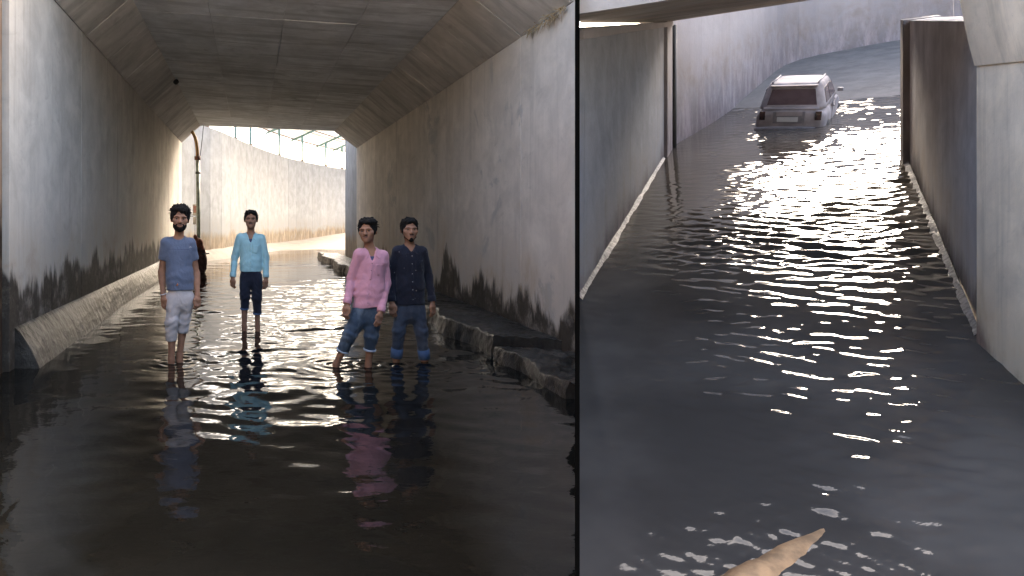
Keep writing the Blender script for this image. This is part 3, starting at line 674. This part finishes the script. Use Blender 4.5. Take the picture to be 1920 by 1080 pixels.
        bf.disp(lambda x, y, z: snoise(x, y, z, 5, 200) * .0012)
        bf.mesh('beard', M['hair'], root)
    # ---- shirt
    c = Field(lo, hi, .0078); e_ = top.get('ease', .014)
    hem = (wy - top['hem']) * s; pel2 = np.array((pel[0], pel[1], min(pel[2], hem - .03)))
    c.cone(lerp(mid, pel, .16), wst, rx * .92 + e_, rx * .84 + e_, .04, .66, ty); c.cone(wst, pel2, rx * .84 + e_, rx * .92 + e_, .04, .72, ty)
    c.cone(sa + np.array((.015, 0, .0)), sb - np.array((.015, 0, .0)), .052, .052, .04); c.cone(neck0 - (0, 0, .02), neck0 + np.array((0, 0, .015)), .066, .058, .05)
    c.plane((pel[0], 0, hem), (top.get('hem_tilt', 0), 0, -1))
    shb = top.get('sleeve_r', .058)
    for S, E, W in ((sa, ea, wa), (sb, eb, wb)):
        if top['long']:
            f = c.like(); f.cone(S, E, shb, .047, .02); f.cone(E, W, .047, .037, .02); d = (W - E) / np.linalg.norm(W - E); f.plane(W - d * .004, d, W - .12, W + .12); c.join(f, .016)
        else:
            f = c.like(); T_ = np.array(lerp(S, E, .70)); f.cone(S, T_, shb + .002, shb + .002, .02); d = (E - S) / np.linalg.norm(E - S); p_ = S + (E - S) * .56; f.plane(p_, d); c.join(f, .016)
    sd = int(cx)
    def folds(x, y, z):
        torso = np.exp(-((x - mid[0]) / .16) ** 2)
        f = snoise(x, y * .6, z * .45, sd, 22, 6) * .0026 + snoise(x * .5, y * .5, z * 1.5, sd + 1, 42, 5) * .0022 * (1 - .55 * torso)
        f = f + .0018 * np.sin((z + .5 * np.abs(x - mid[0])) * 75 + 2 * np.sin(x * 30)) * np.exp(-((z - hem - .12) / .10) ** 2)
        return f
    c.disp(folds)
    full = c.like(); full.v = c.v.copy(); fr = lambda x, z: full.front(x, z)
    c.ell(neck0 + np.array((0, -.030, .058)), (.056, .075, .050), .01, cut=True)
    vd = top.get('vneck', 0)
    if vd:
        z1 = neck0[2] - vd; x1 = neck0[0] + top.get('vx', 0); y1 = fr(x1, z1); y0 = fr(neck0[0], neck0[2] - .012)
        c.cone(np.array((neck0[0], y0 - .002, neck0[2] + .03)), np.array((x1, y1 - .002, z1)), .046, .007, .006, cut=True)
    shirt = c.mesh('shirt', M[top['mat']], root)
    if vd and top.get('inner'):
        inn = Field(neck0 - (.16, .2, .2), neck0 + (.16, .14, .06), .006); inn.cone(lerp(mid, pel, .16), wst, rx * .92 + e_ - .012, rx * .84, .04, .66, ty); inn.cone(neck0 - (0, 0, .03), neck0 + np.array((0, 0, .0)), .068, .058, .04)
        inn.plane(neck0 + np.array((0, -.06, -.018)), (0, -.45, 1)); inn.plane((0, 0, neck0[2] - .17), (0, 0, -1)); inn.mesh('inner_tee', M['tee_dark'], root)
    if top.get('collar'):
        ring_ = []
        for a in np.linspace(.62, 2 * math.pi - .62, 22):
            ring_.append((neck0 + np.array((.062 * math.sin(a), .004 - .060 * math.cos(a), .012 - .012 * math.cos(a))), neck0 + np.array((.057 * math.sin(a), .004 - .055 * math.cos(a), .046 - .020 * math.cos(a) * 1.0))))
        V = [p for pr_ in ring_ for p in pr_]; Fc = [(2 * i, 2 * i + 2, 2 * i + 3, 2 * i + 1) for i in range(len(ring_) - 1)]
        co = obj('collar', V, Fc, M[top['mat']], root, True); md = co.modifiers.new('thickness', 'SOLIDIFY'); md.thickness = .007; md.offset = 1
        for q in (-1, 1):
            op = .030 if vd > .05 else .012
            A_ = neck0 + np.array((q * .046, -.040, .040)); B_ = neck0 + np.array((q * .072, -.020, .022))
            def sf(x, z, lift): return np.array((x, fr(x, z) - lift, z))
            C_ = sf(neck0[0] + q * .066, neck0[2] - .052, .007); D_ = sf(neck0[0] + q * op, neck0[2] - .022, .010)
            m1 = (B_ + C_) / 2 + np.array((0, -.010, .0)); m2 = (A_ + D_) / 2 + np.array((0, -.010, .0))
            fl_ = obj('collar_flap', [A_, B_, m2, m1, D_, C_], [(0, 1, 3, 2), (2, 3, 5, 4)], M[top['mat']], root); md = fl_.modifiers.new('thickness', 'SOLIDIFY'); md.thickness = .007; md.offset = 0
        # button strip, buttons, pocket
        zt, zb_ = neck0[2] - max(vd, .03) - .01, hem + .015; xs = neck0[0] + top.get('vx', 0); xe_ = pel[0] + top.get('px', 0)
        pts = []; 
        for u in np.linspace(0, 1, 26):
            x_ = xs + (xe_ - xs) * u; z_ = zt + (zb_ - zt) * u; pts.append((x_, fr(x_, z_), z_))
        V, Fc = [], []
        for x_, y_, z_ in pts: V += [(x_ - .016, y_ - .0005, z_), (x_ - .015, y_ - .0045, z_), (x_ + .015, y_ - .0045, z_), (x_ + .016, y_ - .0005, z_)]
        for i in range(len(pts) - 1):
            for m_ in range(3): Fc.append((4 * i + m_, 4 * i + m_ + 1, 4 * i + m_ + 5, 4 * i + m_ + 4))
        obj('button_strip', V, Fc, M[top['mat']], root, True)
        for u in np.linspace(.06, .93, 6):
            x_, y_, z_ = pts[int(u * 25)]; tube('button', [(x_, y_ - .003, z_), (x_, y_ - .0062, z_)], .0040, M[top['buttons']], root, 10)
        x_ = neck0[0] + .068; z_ = mid[2] - .135
        q = [(x_ - .045, 0, z_ - .055), (x_ + .045, 0, z_ - .055), (x_ + .045, 0, z_ + .05), (x_ - .045, 0, z_ + .05)]
        V, Fc = [], []; G = 6
        for a in range(G + 1):
            for b_ in range(G + 1):
                xx = x_ - .045 + .09 * b_ / G; zz = z_ - .055 + .105 * a / G - (.010 * (1 - abs(b_ / G - .5) * 2) if a == 0 else 0); V.append((xx, fr(xx, zz) - .0015, zz))
        for a in range(G):
            for b_ in range(G): i = a * (G + 1) + b_; Fc.append((i, i + 1, i + G + 2, i + G + 1))
        po = obj('pocket', V, Fc, M[top['mat']], root, True); md = po.modifiers.new('thickness', 'SOLIDIFY'); md.thickness = .003; md.offset = 1
        for nm, E, W in (('cuff', ea, wa), ('cuff', eb, wb)):
            d = (W - E) / np.linalg.norm(W - E); tube(nm, [W - d * .055, W - d * .05, W - d * .004, W + d * .001], [.0405, .0435, .0415, .038], M[top['mat']], root, 16)
    # ---- trousers
    p = Field(lo, hi, .0078); bt = bottom
    p.cone(np.array((pel[0], pel[1], hem + .06)), pel - np.array((0, 0, .03)), rx * .86, rx * .92, .03, .74, ty)
    for Hh, K, A, hm in ((ha, ka, aa, bt['hem_a']), (hb, kb, ab, bt['hem_b'])):
        zh = (wy - hm) * s; t_ = (K[2] - zh) / max(K[2] - A[2], 1e-3); E = np.array(lerp(K, A, t_ + .25)); f = p.like(); f.cone(Hh, K, bt['thigh'], bt['knee'], .03); f.cone(K, E, bt['knee'], bt['cuff'], .03)
        f.cone(Hh + np.array((0, .03, .0)), lerp(Hh, K, .4), bt['thigh'] * .95, bt['thigh'] * .85, .03)
        f.plane((0, 0, zh), (0, 0, -1)); p.join(f, .02)
    p.plane((0, 0, hem + .05), (0, 0, 1))
    p.disp(lambda x, y, z: snoise(x, y, z * .6, sd + 5, 26, 6) * .0040 + .0035 * np.sin(z * 85 + 3 * np.sin(x * 22 + y * 17)) * np.exp(-((z - ka[2]) / .14) ** 2))
    tro = p.mesh('trousers', M[bt['mat']], root)
    if bt.get('cuffmat'):
        for K, A, hm in ((ka, aa, bt['hem_a']), (kb, ab, bt['hem_b'])):
            zh = (wy - hm) * s; t_ = (K[2] - zh) / (K[2] - A[2]); E = np.array(lerp(K, A, t_)); d = (K - A) / np.linalg.norm(K - A); ch = bt.get('cuff_h', .03)
            tube('trouser_cuff', [E - d * .002, E + d * .002, E + d * ch, E + d * (ch + .004)], [bt['cuff'] - .004, bt['cuff'] + .013, bt['cuff'] + .014, bt['cuff'] - .002], M[bt['cuffmat']], root, 18)
    return root, c, dict(mid=mid, pel=pel, hem=hem, wa=wa, ea=ea, s=s, neck=neck0, rx=rx)

GRP = 'men standing in the water'
# man in the blue grey tee
r1, c1, q1 = person('barefoot man in blue grey t-shirt and pale rolled trousers by the left kerb', 334, 683, 6.96,
    dict(head=(338, 412, -.02), sa=(312, 455, -.02), sb=(357, 457, .05), ea=(302.5, 511, .05), eb=(366, 514, .10), wa=(306, 553, .0), wb=(370, 553, .02), ha=(326, 560, .0), hb=(349, 560, .03),
         ka=(323, 602, -.02), kb=(344, 598, .06), aa=(321, 675, .02), ab=(335, 669, .10), curl_a=.4, curl_b=.9),
    dict(mat='tee', long=False, hem=544, ease=.016, sleeve_r=.056, hem_tilt=-.02), dict(mat='khaki', hem_a=639, hem_b=627, thigh=.080, knee=.064, cuff=.054),
    dict(vol=.026, seed=1, tufts=110, fringe=8, sweep=.006), 2, .12, .22, .136, GRP, 1.06, .05)
fr = lambda x, z: c1.front(x, z)
def strip(name, c, root, pts, wd, mat, lift=.003):
    V, Fc = [], []
    for i, (x, z) in enumerate(pts):
        y = c.front(x, z) - lift; V += [(x, y, z - wd), (x, y, z + wd)]
    for i in range(len(pts) - 1): Fc.append((2 * i, 2 * i + 2, 2 * i + 3, 2 * i + 1))
    o = obj(name, V, Fc, mat, root); md = o.modifiers.new('thickness', 'SOLIDIFY'); md.thickness = .002; return o
def pxl(px, py, cx, wy, s): return ((px - cx) * s, (wy - py) * s)
s1 = q1['s']
strip('chest_seam', c1, r1, [pxl(x, 466.5 + (x - 312) * .02, 334, 683, s1) for x in np.linspace(316, 355, 14)], .0016, M['tee_dark'], .006)
for k, (x0, y0, x1, y1) in enumerate(((354.5, 461, 356, 464), (356, 464, 357.5, 462.5), (357.8, 462.4, 359, 464.2))):
    strip('chest_logo', c1, r1, [pxl(x0, y0, 334, 683, s1), pxl(x1, y1, 334, 683, s1)], .0035, M['white'])
x_, z_ = pxl(333.5, 532, 334, 683, s1); tube('hem_badge', [(x_, fr(x_, z_) - .001, z_), (x_, fr(x_, z_) - .006, z_)], .014, M['orange'], r1, 14)
W = q1['wa']; E = q1['ea']; d = (W - E) / np.linalg.norm(W - E); bc = W - d * .006
ring = [bc + (np.array((math.cos(a), math.sin(a) * .9, .25 * math.cos(a)))) * .031 for a in np.linspace(0, 2 * math.pi, 19)]
tube('bracelet', ring, .0042, M['white'], r1, 6, False)
ring = [q1['neck'] + np.array((math.sin(a) * .060, -.012 - math.cos(a) * .066, .016 - .026 * (math.cos(a) * .5 + .5))) for a in np.linspace(0, 2 * math.pi, 25)]
tube('neckband', ring, .008, M['tee'], r1, 6, False)

# man in the aqua shirt, further back
person('man in pale aqua shirt and rolled navy trousers, furthest back in the water', 469, 622, 8.98,
    dict(head=(470.5, 412.5, -.02), sa=(450, 446, .0), sb=(490, 447, .0), ea=(440, 483, .03), eb=(498, 483, .03), wa=(436.5, 519, -.03), wb=(498.5, 520, -.03), ha=(461, 519, .0), hb=(480, 519, .0),
         ka=(459, 555, -.02), kb=(482, 558, -.03), aa=(458, 612, .03), ab=(483, 614, .02), curl_a=.9, curl_b=.6),
    dict(mat='aqua', long=True, hem=509, ease=.016, sleeve_r=.056, collar=True, vneck=.075, inner=True, buttons='button_w', px=.0), dict(mat='navy', hem_a=580, hem_b=589, thigh=.078, knee=.062, cuff=.046, cuffmat='cuff_blue', cuff_h=.02),
    dict(vol=.001, seed=2, tufts=14, fringe=5), 1, -.05, .0, .142, GRP, 1.03)

# man in the pink shirt
person('man in pink long sleeved shirt and rolled faded jeans', 690, 684, 6.80,
    dict(head=(688, 429, -.02), sa=(673, 471, -.02), sb=(719, 475, .04), ea=(660, 518, .04), eb=(726, 526, .05), wa=(649, 563, -.05), wb=(710.5, 577, -.10), ha=(677, 578, .0), hb=(702, 580, .01),
         ka=(654, 622, -.05), kb=(695, 626, -.02), aa=(631, 678, .02), ab=(691, 680, .02), curl_a=.7, curl_b=.5),
    dict(mat='pink', long=True, hem=570, ease=.020, sleeve_r=.060, collar=True, vneck=.07, inner=True, buttons='button', px=-.02, vx=-.004, hem_tilt=.12), dict(mat='denim', hem_a=653, hem_b=652, thigh=.084, knee=.066, cuff=.050, cuffmat='cuff_white', cuff_h=.016),
    dict(vol=.017, seed=3, tufts=40, fringe=9, side=.020, sweep=.02), 1, -.38, -.15, .142, GRP, 1.02, -.05)

# man in the black shirt
person('man in black speckled shirt and full length wet jeans, nearest the right ledge', 769, 687, 7.06,
    dict(head=(767, 440, -.02), sa=(746, 479, .0), sb=(791, 480, .0), ea=(733.5, 527, .04), eb=(805, 527, .04), wa=(733, 573, -.04), wb=(809, 573, -.03), ha=(757, 585, .0), hb=(781, 585, .0),
         ka=(747, 628, -.02), kb=(789, 630, -.02), aa=(743.5, 682, .02), ab=(797, 684, .02), curl_a=.5, curl_b=.6),
    dict(mat='black_shirt', long=True, hem=578, ease=.016, sleeve_r=.058, collar=True, vneck=.03, buttons='button_w', px=.004), dict(mat='denim2', hem_a=679, hem_b=681, thigh=.082, knee=.063, cuff=.048, cuffmat='cuff_blue', cuff_h=.10),
    dict(vol=.006, seed=4, tufts=40, fringe=9, sweep=-.012), 1.5, .0, .0, .150, GRP, 1.01)

# dark bundle hanging at the pipe
bl = empty('cloth_bundle', P(374, 518, 19.0), 'dark red brown bundle hanging at the foot of the green pipe', 'bundle'); o0 = P(374, 518, 19.0)
bf = Field((-.35, -.3, -.15), (.45, .3, 1.25), .014); L = lambda x, y, d=0: np.array(P(x, y, 19.0) - o0) + np.array((0, d, 0))
for x, y, r_ in ((371, 455, .10), (374, 468, .15), (376, 482, .17), (374, 497, .15), (371, 510, .12), (369, 520, .10)): bf.cone(L(x, y), L(x + 1, y + 8), r_, r_, .06, .8)
bf.disp(lambda x, y, z: snoise(x, y, z * .5, 77, 16) * .02 + snoise(x, y, z, 78, 40) * .008); bf.mesh('bundle_body', M['bundle'], bl)
bf = Field((-.35, -.3, .55), (.45, .3, 1.3), .014)
for x, y, r_ in ((368, 447, .08), (372, 452, .10), (377, 458, .06)): bf.cone(L(x, y, -.06), L(x + 2, y + 8, -.06), r_, r_ * .8, .04)
bf.disp(lambda x, y, z: snoise(x, y, z, 79, 22) * .02); bf.mesh('bundle_top', M['bundle2'], bl)
tube('stick', [L(378, 477, -.1), L(385, 475.5, -.12), L(393, 474.5, -.14)], [.025, .022, .018], M['cable'], bl, 7)

# ================================================================== black divider between the two views
KR = 617.0 / F
def wedge(y0, y1, z0, z1):
    v = [(KD * y0, y0, z0), (KR * y0, y0, z0), (KR * y1, y1, z0), (KD * y1, y1, z0)]
    return obj('divider', v + [(a, b, EYE + .34 * b) for a, b, _ in v], [(3, 2, 1, 0), (4, 5, 6, 7), (0, 1, 5, 4), (1, 2, 6, 5), (2, 3, 7, 6), (3, 0, 4, 7)], M['black'])
dv = wedge(1.2, 8.2, -3.2, 8.0); tag(dv, 'narrow matt black upright panel dividing the two flooded scenes', 'divider')

# ================================================================== SECOND PLACE: flooded ramp with a car
AX = Vector((.6166, .7874, 0)); LA = Vector((.7874, -.6166, 0))
def S(s, l, h=0.0):
    q = AX * s + LA * l; return Vector((q.x, q.y, FO[0] * q.x + FO[1] * q.y + FO[2] + h))
def on_water(px, py):
    u, v = (px - CX) / F, (py - CY) / F; D = 3.7 / (v + FO[0] * u + FO[1]); return Vector((u * D, D, EYE - v * D))
ys = np.linspace(2.6, 17.2, 900); tt = np.linspace(0, 1, 420)
nearR = [(2.0, 7.2), (S(6.0, 1.90).y, S(6.0, 1.90).x), (S(7.8, 1.48).y, S(7.8, 1.48).x), (S(8.49, 1.26).y, S(8.49, 1.26).x), (S(14.8, 1.5).y, S(14.8, 1.5).x), (13.0, 15.6), (17.2, 22.0)]
xr = np.interp(ys, [a for a, b in nearR], [b for a, b in nearR]); xl = np.maximum(KR * ys - .005, .7831 * ys - 2.62)
X = xl[:, None] + (xr - xl)[:, None] * tt[None, :]; Y = np.repeat(ys[:, None], len(tt), 1)
SS = AX.x * X + AX.y * Y; LL = LA.x * X + LA.y * Y
amp = np.clip((LL + 1.45 + .25 * np.sin(SS * 1.3)) / .7, .12, 1) * (.62 + .38 * np.clip(snoise(X, Y, 0 * X, 61, 1.3), -1, 1))
amp *= .14 + .98 * np.clip((SS - 5.4) / 2.4, 0, 1) 
Zw = amp * (waves(SS, LL, 71, 44, .10, .32, .057, .5, 0.0) + waves(SS, LL, 72, 8, .5, 1.1, .012, .5, 0.0))
Zw = Zw + waves(SS, LL, 73, 24, .05, .13, .017, .5, 0.0) * np.clip((7.2 - SS) / 1.5, 0, 1) * np.clip(.5 + snoise(X, Y, 0 * X, 66, 2.2), 0, 1.4)
Z = FO[0] * X + FO[1] * Y + FO[2] + Zw
w2 = gridmesh('water', X, Y, Z, M['r_water']); tag(w2, kind='structure')

u2 = empty('underpass', S(8.9, -2.0), 'grey walled underpass mouth framing the flooded ramp and the car', 'underpass'); B2 = S(8.9, -2.0)
def SL(s, l, h): return S(s, l, h) - B2
def r_slab(name, pts, t, mat, bev=.006, par=u2): return slab(name, [SL(*p) for p in pts], t, mat, par, bev)
r_slab('side_wall', [(8.78, -2.0, -.6), (16.15, -2.0, -.6), (16.15, -2.0, 2.62), (8.78, -2.0, 3.21)], -LA * .12, M['r_left'])
r_slab('end_post', [(15.7, -1.94, -.6), (16.4, -1.94, -.6), (16.4, -1.94, 2.60), (15.7, -1.94, 2.66)], -LA * .2, M['r_far'])
tube('downpipe', [SL(16.52, -1.93, -.3), SL(16.52, -1.93, 2.5)], .05, M['cable'], u2, 10)
# roof slab
rp = [(7.3, -1.65, 3.42), (8.5, 1.75, 3.32), (16.4, 1.75, 2.60), (16.4, -2.2, 2.60), (9.8, -2.2, 3.20)]
V = [SL(*p) for p in rp]; nV = len(V); V += [v + Vector((0, 0, .5)) for v in V]
Fc = [tuple(range(nV)), tuple(range(nV, 2 * nV))[::-1]] + [(i, i + nV, (i + 1) % nV + nV, (i + 1) % nV) for i in range(nV)]
o = obj('roof_slab', V, Fc, M['r_roof'], u2); bm = bmesh.new(); bm.from_mesh(o.data); bmesh.ops.triangulate(bm, faces=bm.faces[:]); bmesh.ops.recalc_face_normals(bm, faces=bm.faces); bm.to_mesh(o.data); bm.free()
r_slab('roof_trim', [(8.75, -1.97, 3.06), (16.38, -1.97, 2.50), (16.38, -1.97, 2.59), (8.75, -1.97, 3.18)], LA * .05, M['r_far'])
# right side: cream near wall with haunch, then the grey wing wall
r_slab('near_wall', [(8.49, 1.225, -.6), (6.0, 1.785, -.6), (6.0, 1.785, 3.7), (8.49, 1.225, 3.34)], LA * .4, M['r_cream'], .02)
hp = [(8.46, 1.215, 2.36), (8.46, 1.5, 2.36), (8.46, 1.5, 3.31), (8.46, 1.09, 3.31), (8.46, 1.13, 2.90), (8.46, 1.175, 2.58)]
hq = [(6.02, 1.77, 2.75), (6.02, 2.05, 2.75), (6.02, 2.05, 3.68), (6.02, 1.65, 3.68), (6.02, 1.69, 3.28), (6.02, 1.735, 2.96)]
V = [SL(*p) for p in hp] + [SL(*p) for p in hq]; k = len(hp)
o = obj('haunch', V, [tuple(range(k)), tuple(range(k, 2 * k))[::-1]] + [(i, i + k, (i + 1) % k + k, (i + 1) % k) for i in range(k)], M['r_cream'], u2)
bm = bmesh.new(); bm.from_mesh(o.data); bmesh.ops.recalc_face_normals(bm, faces=bm.faces); bm.to_mesh(o.data); bm.free()
r_slab('wing_wall', [(14.7, 1.40, -.6), (8.52, 1.29, -.6), (8.52, 1.29, 2.72), (14.7, 1.40, 2.17)], LA * .3, M['r_wall'])
r_slab('end_post', [(14.98, 1.33, -.6), (14.55, 1.32, -.6), (14.55, 1.32, 2.20), (14.98, 1.33, 2.17)], LA * .42, M['r_far'])
# rough kerbs at both water lines
def rkerb(s0, s1, l0, l1, seed):
    ss = np.linspace(s0, s1, 160); kt = np.linspace(0, 1, 10); V = np.zeros((160, 10, 3))
    for i, s_ in enumerate(ss):
        l_ = l0 + (l1 - l0) * (s_ - s0) / (s1 - s0); sg = 1 if l0 < 0 else -1
        for j_, t_ in enumerate(kt): V[i, j_] = SL(s_, l_ + sg * .07 * t_, .045 * (1 - t_) - .03 * t_)
    nn = snoise(V[..., 0], V[..., 1], V[..., 2], seed, 7) * .010 + snoise(V[..., 0], V[..., 1], V[..., 2], seed + 1, 60, 14) * .005
    gridmesh('kerb', V[..., 0], V[..., 1], V[..., 2] + nn, M['kerb2'], u2)
M['kerb2'] = simple('pale_broken_kerb', (.15, .14, .14), .5, .6, 22, bump=.6)
rkerb(8.8, 15.6, -2.0, -2.0, 81); rkerb(8.6, 14.6, 1.27, 1.38, 83)

# pale curved wall behind
base = [on_water(px, py) for px, py in ((1225, 297), (1265, 272), (1340, 228), (1400, 186), (1480, 136), (1600, 112), (1690, 98), (1850, 80))]
base.append(base[-1] + Vector((3.2, -4.2, 0)))
def wall2(b):
    rt_ = empty('retaining_wall', b[0], 'pale mauve grey curved wall with a darker foot behind the car', 'wall')
    pts = resample([(v.x, v.y) for v in b], .62); pts = [v - Vector((b[0].x, b[0].y, 0)) for v in pts]
    for a, c_ in zip(pts[:-1], pts[1:]):
        d = (c_ - a).normalized(); nr = Vector((-d.y, d.x, 0))
        if nr.y < 0: nr = -nr
        nr *= .25; q = [a + d * .001, c_ - d * .001, c_ - d * .001, a + d * .001]; qq = []
        for i, v in enumerate(q):
            wx, wy_ = v.x + b[0].x, v.y + b[0].y; zb_ = FO[0] * wx + FO[1] * wy_ + FO[2]
            qq.append(Vector((v.x, v.y, (zb_ - .5 if i < 2 else zb_ + 4.7) - b[0].z)))
        slab('wall_panel', qq, nr, M['r_far'], rt_)
wall2(base)
# road rising out of the flood, behind the car
V = [(6.0, 13.6), (24, 13.6), (30, 30), (6.0, 30)]
ry = np.linspace(13.4, 27, 70); rx_ = np.linspace(7, 27, 70); RX, RY = np.meshgrid(rx_, ry)
sc = AX.x * RX + AX.y * RY; RZ = FO[0] * RX + FO[1] * RY + FO[2] + (sc - 20.2) * .05 + snoise(RX, RY, 0 * RX, 91, 1.4) * .012
rd2 = gridmesh('ramp_road', RX, RY, RZ, M['r_road']); tag(rd2, kind='structure')

# ------------------------------------------------------------------ the car
def build_car():
    root = empty('car', (0, 0, 0), 'small silver hatchback car half sunk in flood water, seen from behind', 'car')
    def loft(name, st, mat, closed=True, smooth=True):
        n_ = len(st[0]); V = [v for r in st for v in r]; Fc = []
        for i in range(len(st) - 1):
            for k in range(n_): Fc.append((i * n_ + k, i * n_ + (k + 1) % n_, (i + 1) * n_ + (k + 1) % n_, (i + 1) * n_ + k))
        Fc += [tuple(range(n_))[::-1], tuple(range((len(st) - 1) * n_, len(st) * n_))]
        return obj(name, V, Fc, mat, root, smooth)
    def sect(y, hw, zb, zt, e=3.6, n_=32):
        out_ = []
        for k in range(n_):
            a = 2 * math.pi * k / n_; c_, s_ = math.cos(a), math.sin(a)
            x = hw * math.copysign(abs(c_) ** (2 / e), c_); z = (zb + zt) / 2 + (zt - zb) / 2 * math.copysign(abs(s_) ** (2 / e), s_); out_.append((x, y, z))
        return out_
    body = loft('body', [sect(-.02, .60, .34, .74), sect(.02, .66, .26, .82), sect(.12, .70, .22, .86), sect(.6, .715, .20, .88), sect(1.6, .72, .20, .88), sect(2.4, .71, .20, .86), sect(2.75, .70, .22, .80), sect(3.15, .66, .25, .74), sect(3.32, .56, .32, .64)], M['silver'])
    # greenhouse: rings from belt to roof
    def ring(z, y0, y1, hw, r=.22, n_=6):
        out_ = []
        for sx, sy, a0 in ((1, 1, 0), (-1, 1, 90), (-1, -1, 180), (1, -1, 270)):
            for k in range(n_ + 1):
                a = R_(a0 + 90 * k / n_); cxx = sx * (hw - r); cyy = (y1 - r if sy > 0 else y0 + r); out_.append((cxx + r * math.cos(a), cyy + r * math.sin(a), z))
        return out_
    cab = loft('cabin', [ring(.84, .07, 2.42, .665), ring(.90, .10, 2.36, .655), ring(1.10, .20, 2.10, .605), ring(1.30, .30, 1.82, .555), ring(1.37, .36, 1.74, .53), ring(1.40, .46, 1.60, .46), ring(1.405, .7, 1.4, .3)], M['silver'])
    def quad(name, pts, mat, par=root, th=(0, -.012, 0)):
        return slab(name, pts, th, mat, par, .004)
    quad('rear_window', [(-.50, .125, .93), (.50, .125, .93), (.43, .275, 1.27), (-.43, .275, 1.27)], M['glass'])
    quad('rear_ledge', [(-.56, .05, .845), (.56, .05, .845), (.55, .08, .885), (-.55, .08, .885)], M['silver'], th=(0, -.03, 0))
    for sx in (-1, 1):
        quad('quarter_window', [(sx * .648, .42, .93), (sx * .648, 1.02, .93), (sx * .566, 1.0, 1.26), (sx * .566, .52, 1.26)], M['glass'], th=(sx * .012, 0, .003))
        quad('door_window', [(sx * .648, 1.10, .93), (sx * .648, 2.02, .93), (sx * .566, 1.72, 1.26), (sx * .566, 1.08, 1.26)], M['glass'], th=(sx * .012, 0, .003))
        quad('tail_light', [(sx * .62, -.012, .60), (sx * .50, -.022, .60), (sx * .50, -.012, .80), (sx * .62, .0, .80)], M['tail'], th=(0, -.02, 0))
        dr = quad('door', [(sx * .717, 1.06, .34), (sx * .717, 2.1, .34), (sx * .712, 2.1, .82), (sx * .712, 1.06, .82)], M['silver'], th=(sx * .010, 0, 0))
        box('door_handle', (sx * .735, 1.2, .74), (.02, .14, .03), M['bumper'], dr, .006)
        box('mirror', (sx * .76, 2.02, .98), (.12, .08, .09), M['bumper'], root, .02)
        for yy in (.52, 2.62):
            w_ = tube('wheel', [(sx * .58, yy, .27), (sx * .60, yy, .27), (sx * .71, yy, .27), (sx * .73, yy, .27)], [.24, .265, .265, .24], M['tyre'], root, 24)
            tube('rim', [(sx * .725, yy, .27), (sx * .738, yy, .27)], [.17, .15], M['rim'], w_, 18)
    loft('bumper', [sect(-.10, .60, .30, .42, 3), sect(-.08, .67, .28, .45, 3), sect(.10, .73, .28, .45, 3), sect(.2, .725, .29, .44, 3)], M['bumper'])
    quad('plate_recess', [(-.34, -.028, .52), (.30, -.028, .52), (.30, -.02, .80), (-.34, -.02, .80)], M['bumper'], th=(0, -.006, 0))
    quad('number_plate', [(-.25, -.040, .56), (.17, -.040, .56), (.17, -.036, .67), (-.25, -.036, .67)], M['plate'], th=(0, -.008, 0))
    quad('tailgate_panel', [(-.27, -.038, .70), (.25, -.038, .70), (.25, -.030, .80), (-.27, -.030, .80)], M['silver'], th=(0, -.008, 0))
    tube('roof_rail', [(-.46, .42, 1.40), (-.46, 1.6, 1.41)], .018, M['bumper'], root, 8); tube('roof_rail', [(.46, .42, 1.40), (.46, 1.6, 1.41)], .018, M['bumper'], root, 8)
    box('spoiler', (0, .30, 1.345), (.96, .12, .03), M['silver'], root, .01)
    return root
car = build_car()
CARAZ = R_(46)
fwd = Vector((math.sin(CARAZ), math.cos(CARAZ), 0)); fwd.z = FO[0] * fwd.x + FO[1] * fwd.y; fwd.normalize()
nrm = Vector((-FO[0], -FO[1], 1)).normalized(); rgt = fwd.cross(nrm).normalized(); nrm = rgt.cross(fwd)
cp = on_water(1476, 241)
MX = Matrix((rgt, fwd, nrm)).transposed().to_4x4(); MX = MX @ Matrix.Rotation(R_(4), 4, 'Y') @ Matrix.Diagonal((.80, .80, .86, 1)); MX.translation = cp - nrm * .34
car.matrix_world = MX

# ------------------------------------------------------------------ wooden pole lying in the near water
pa, pb = on_water(1330, 1125), on_water(1612, 945); npole = 22
pts = [pa.lerp(pb, i / npole) + Vector((.006 * math.sin(i * .9), 0, -.062 - .038 * (i / npole))) for i in range(npole + 1)]
lg = empty('wooden_pole', pa, 'tan wooden pole lying half sunk in the near water', 'pole')
tube('pole_shaft', [p - pa for p in pts], [.125 * (1 - .42 * i / npole) * (1 + .03 * math.sin(i * 1.3) + .02 * math.sin(i * 2.9)) for i in range(npole + 1)], M['wood'], lg, 14)
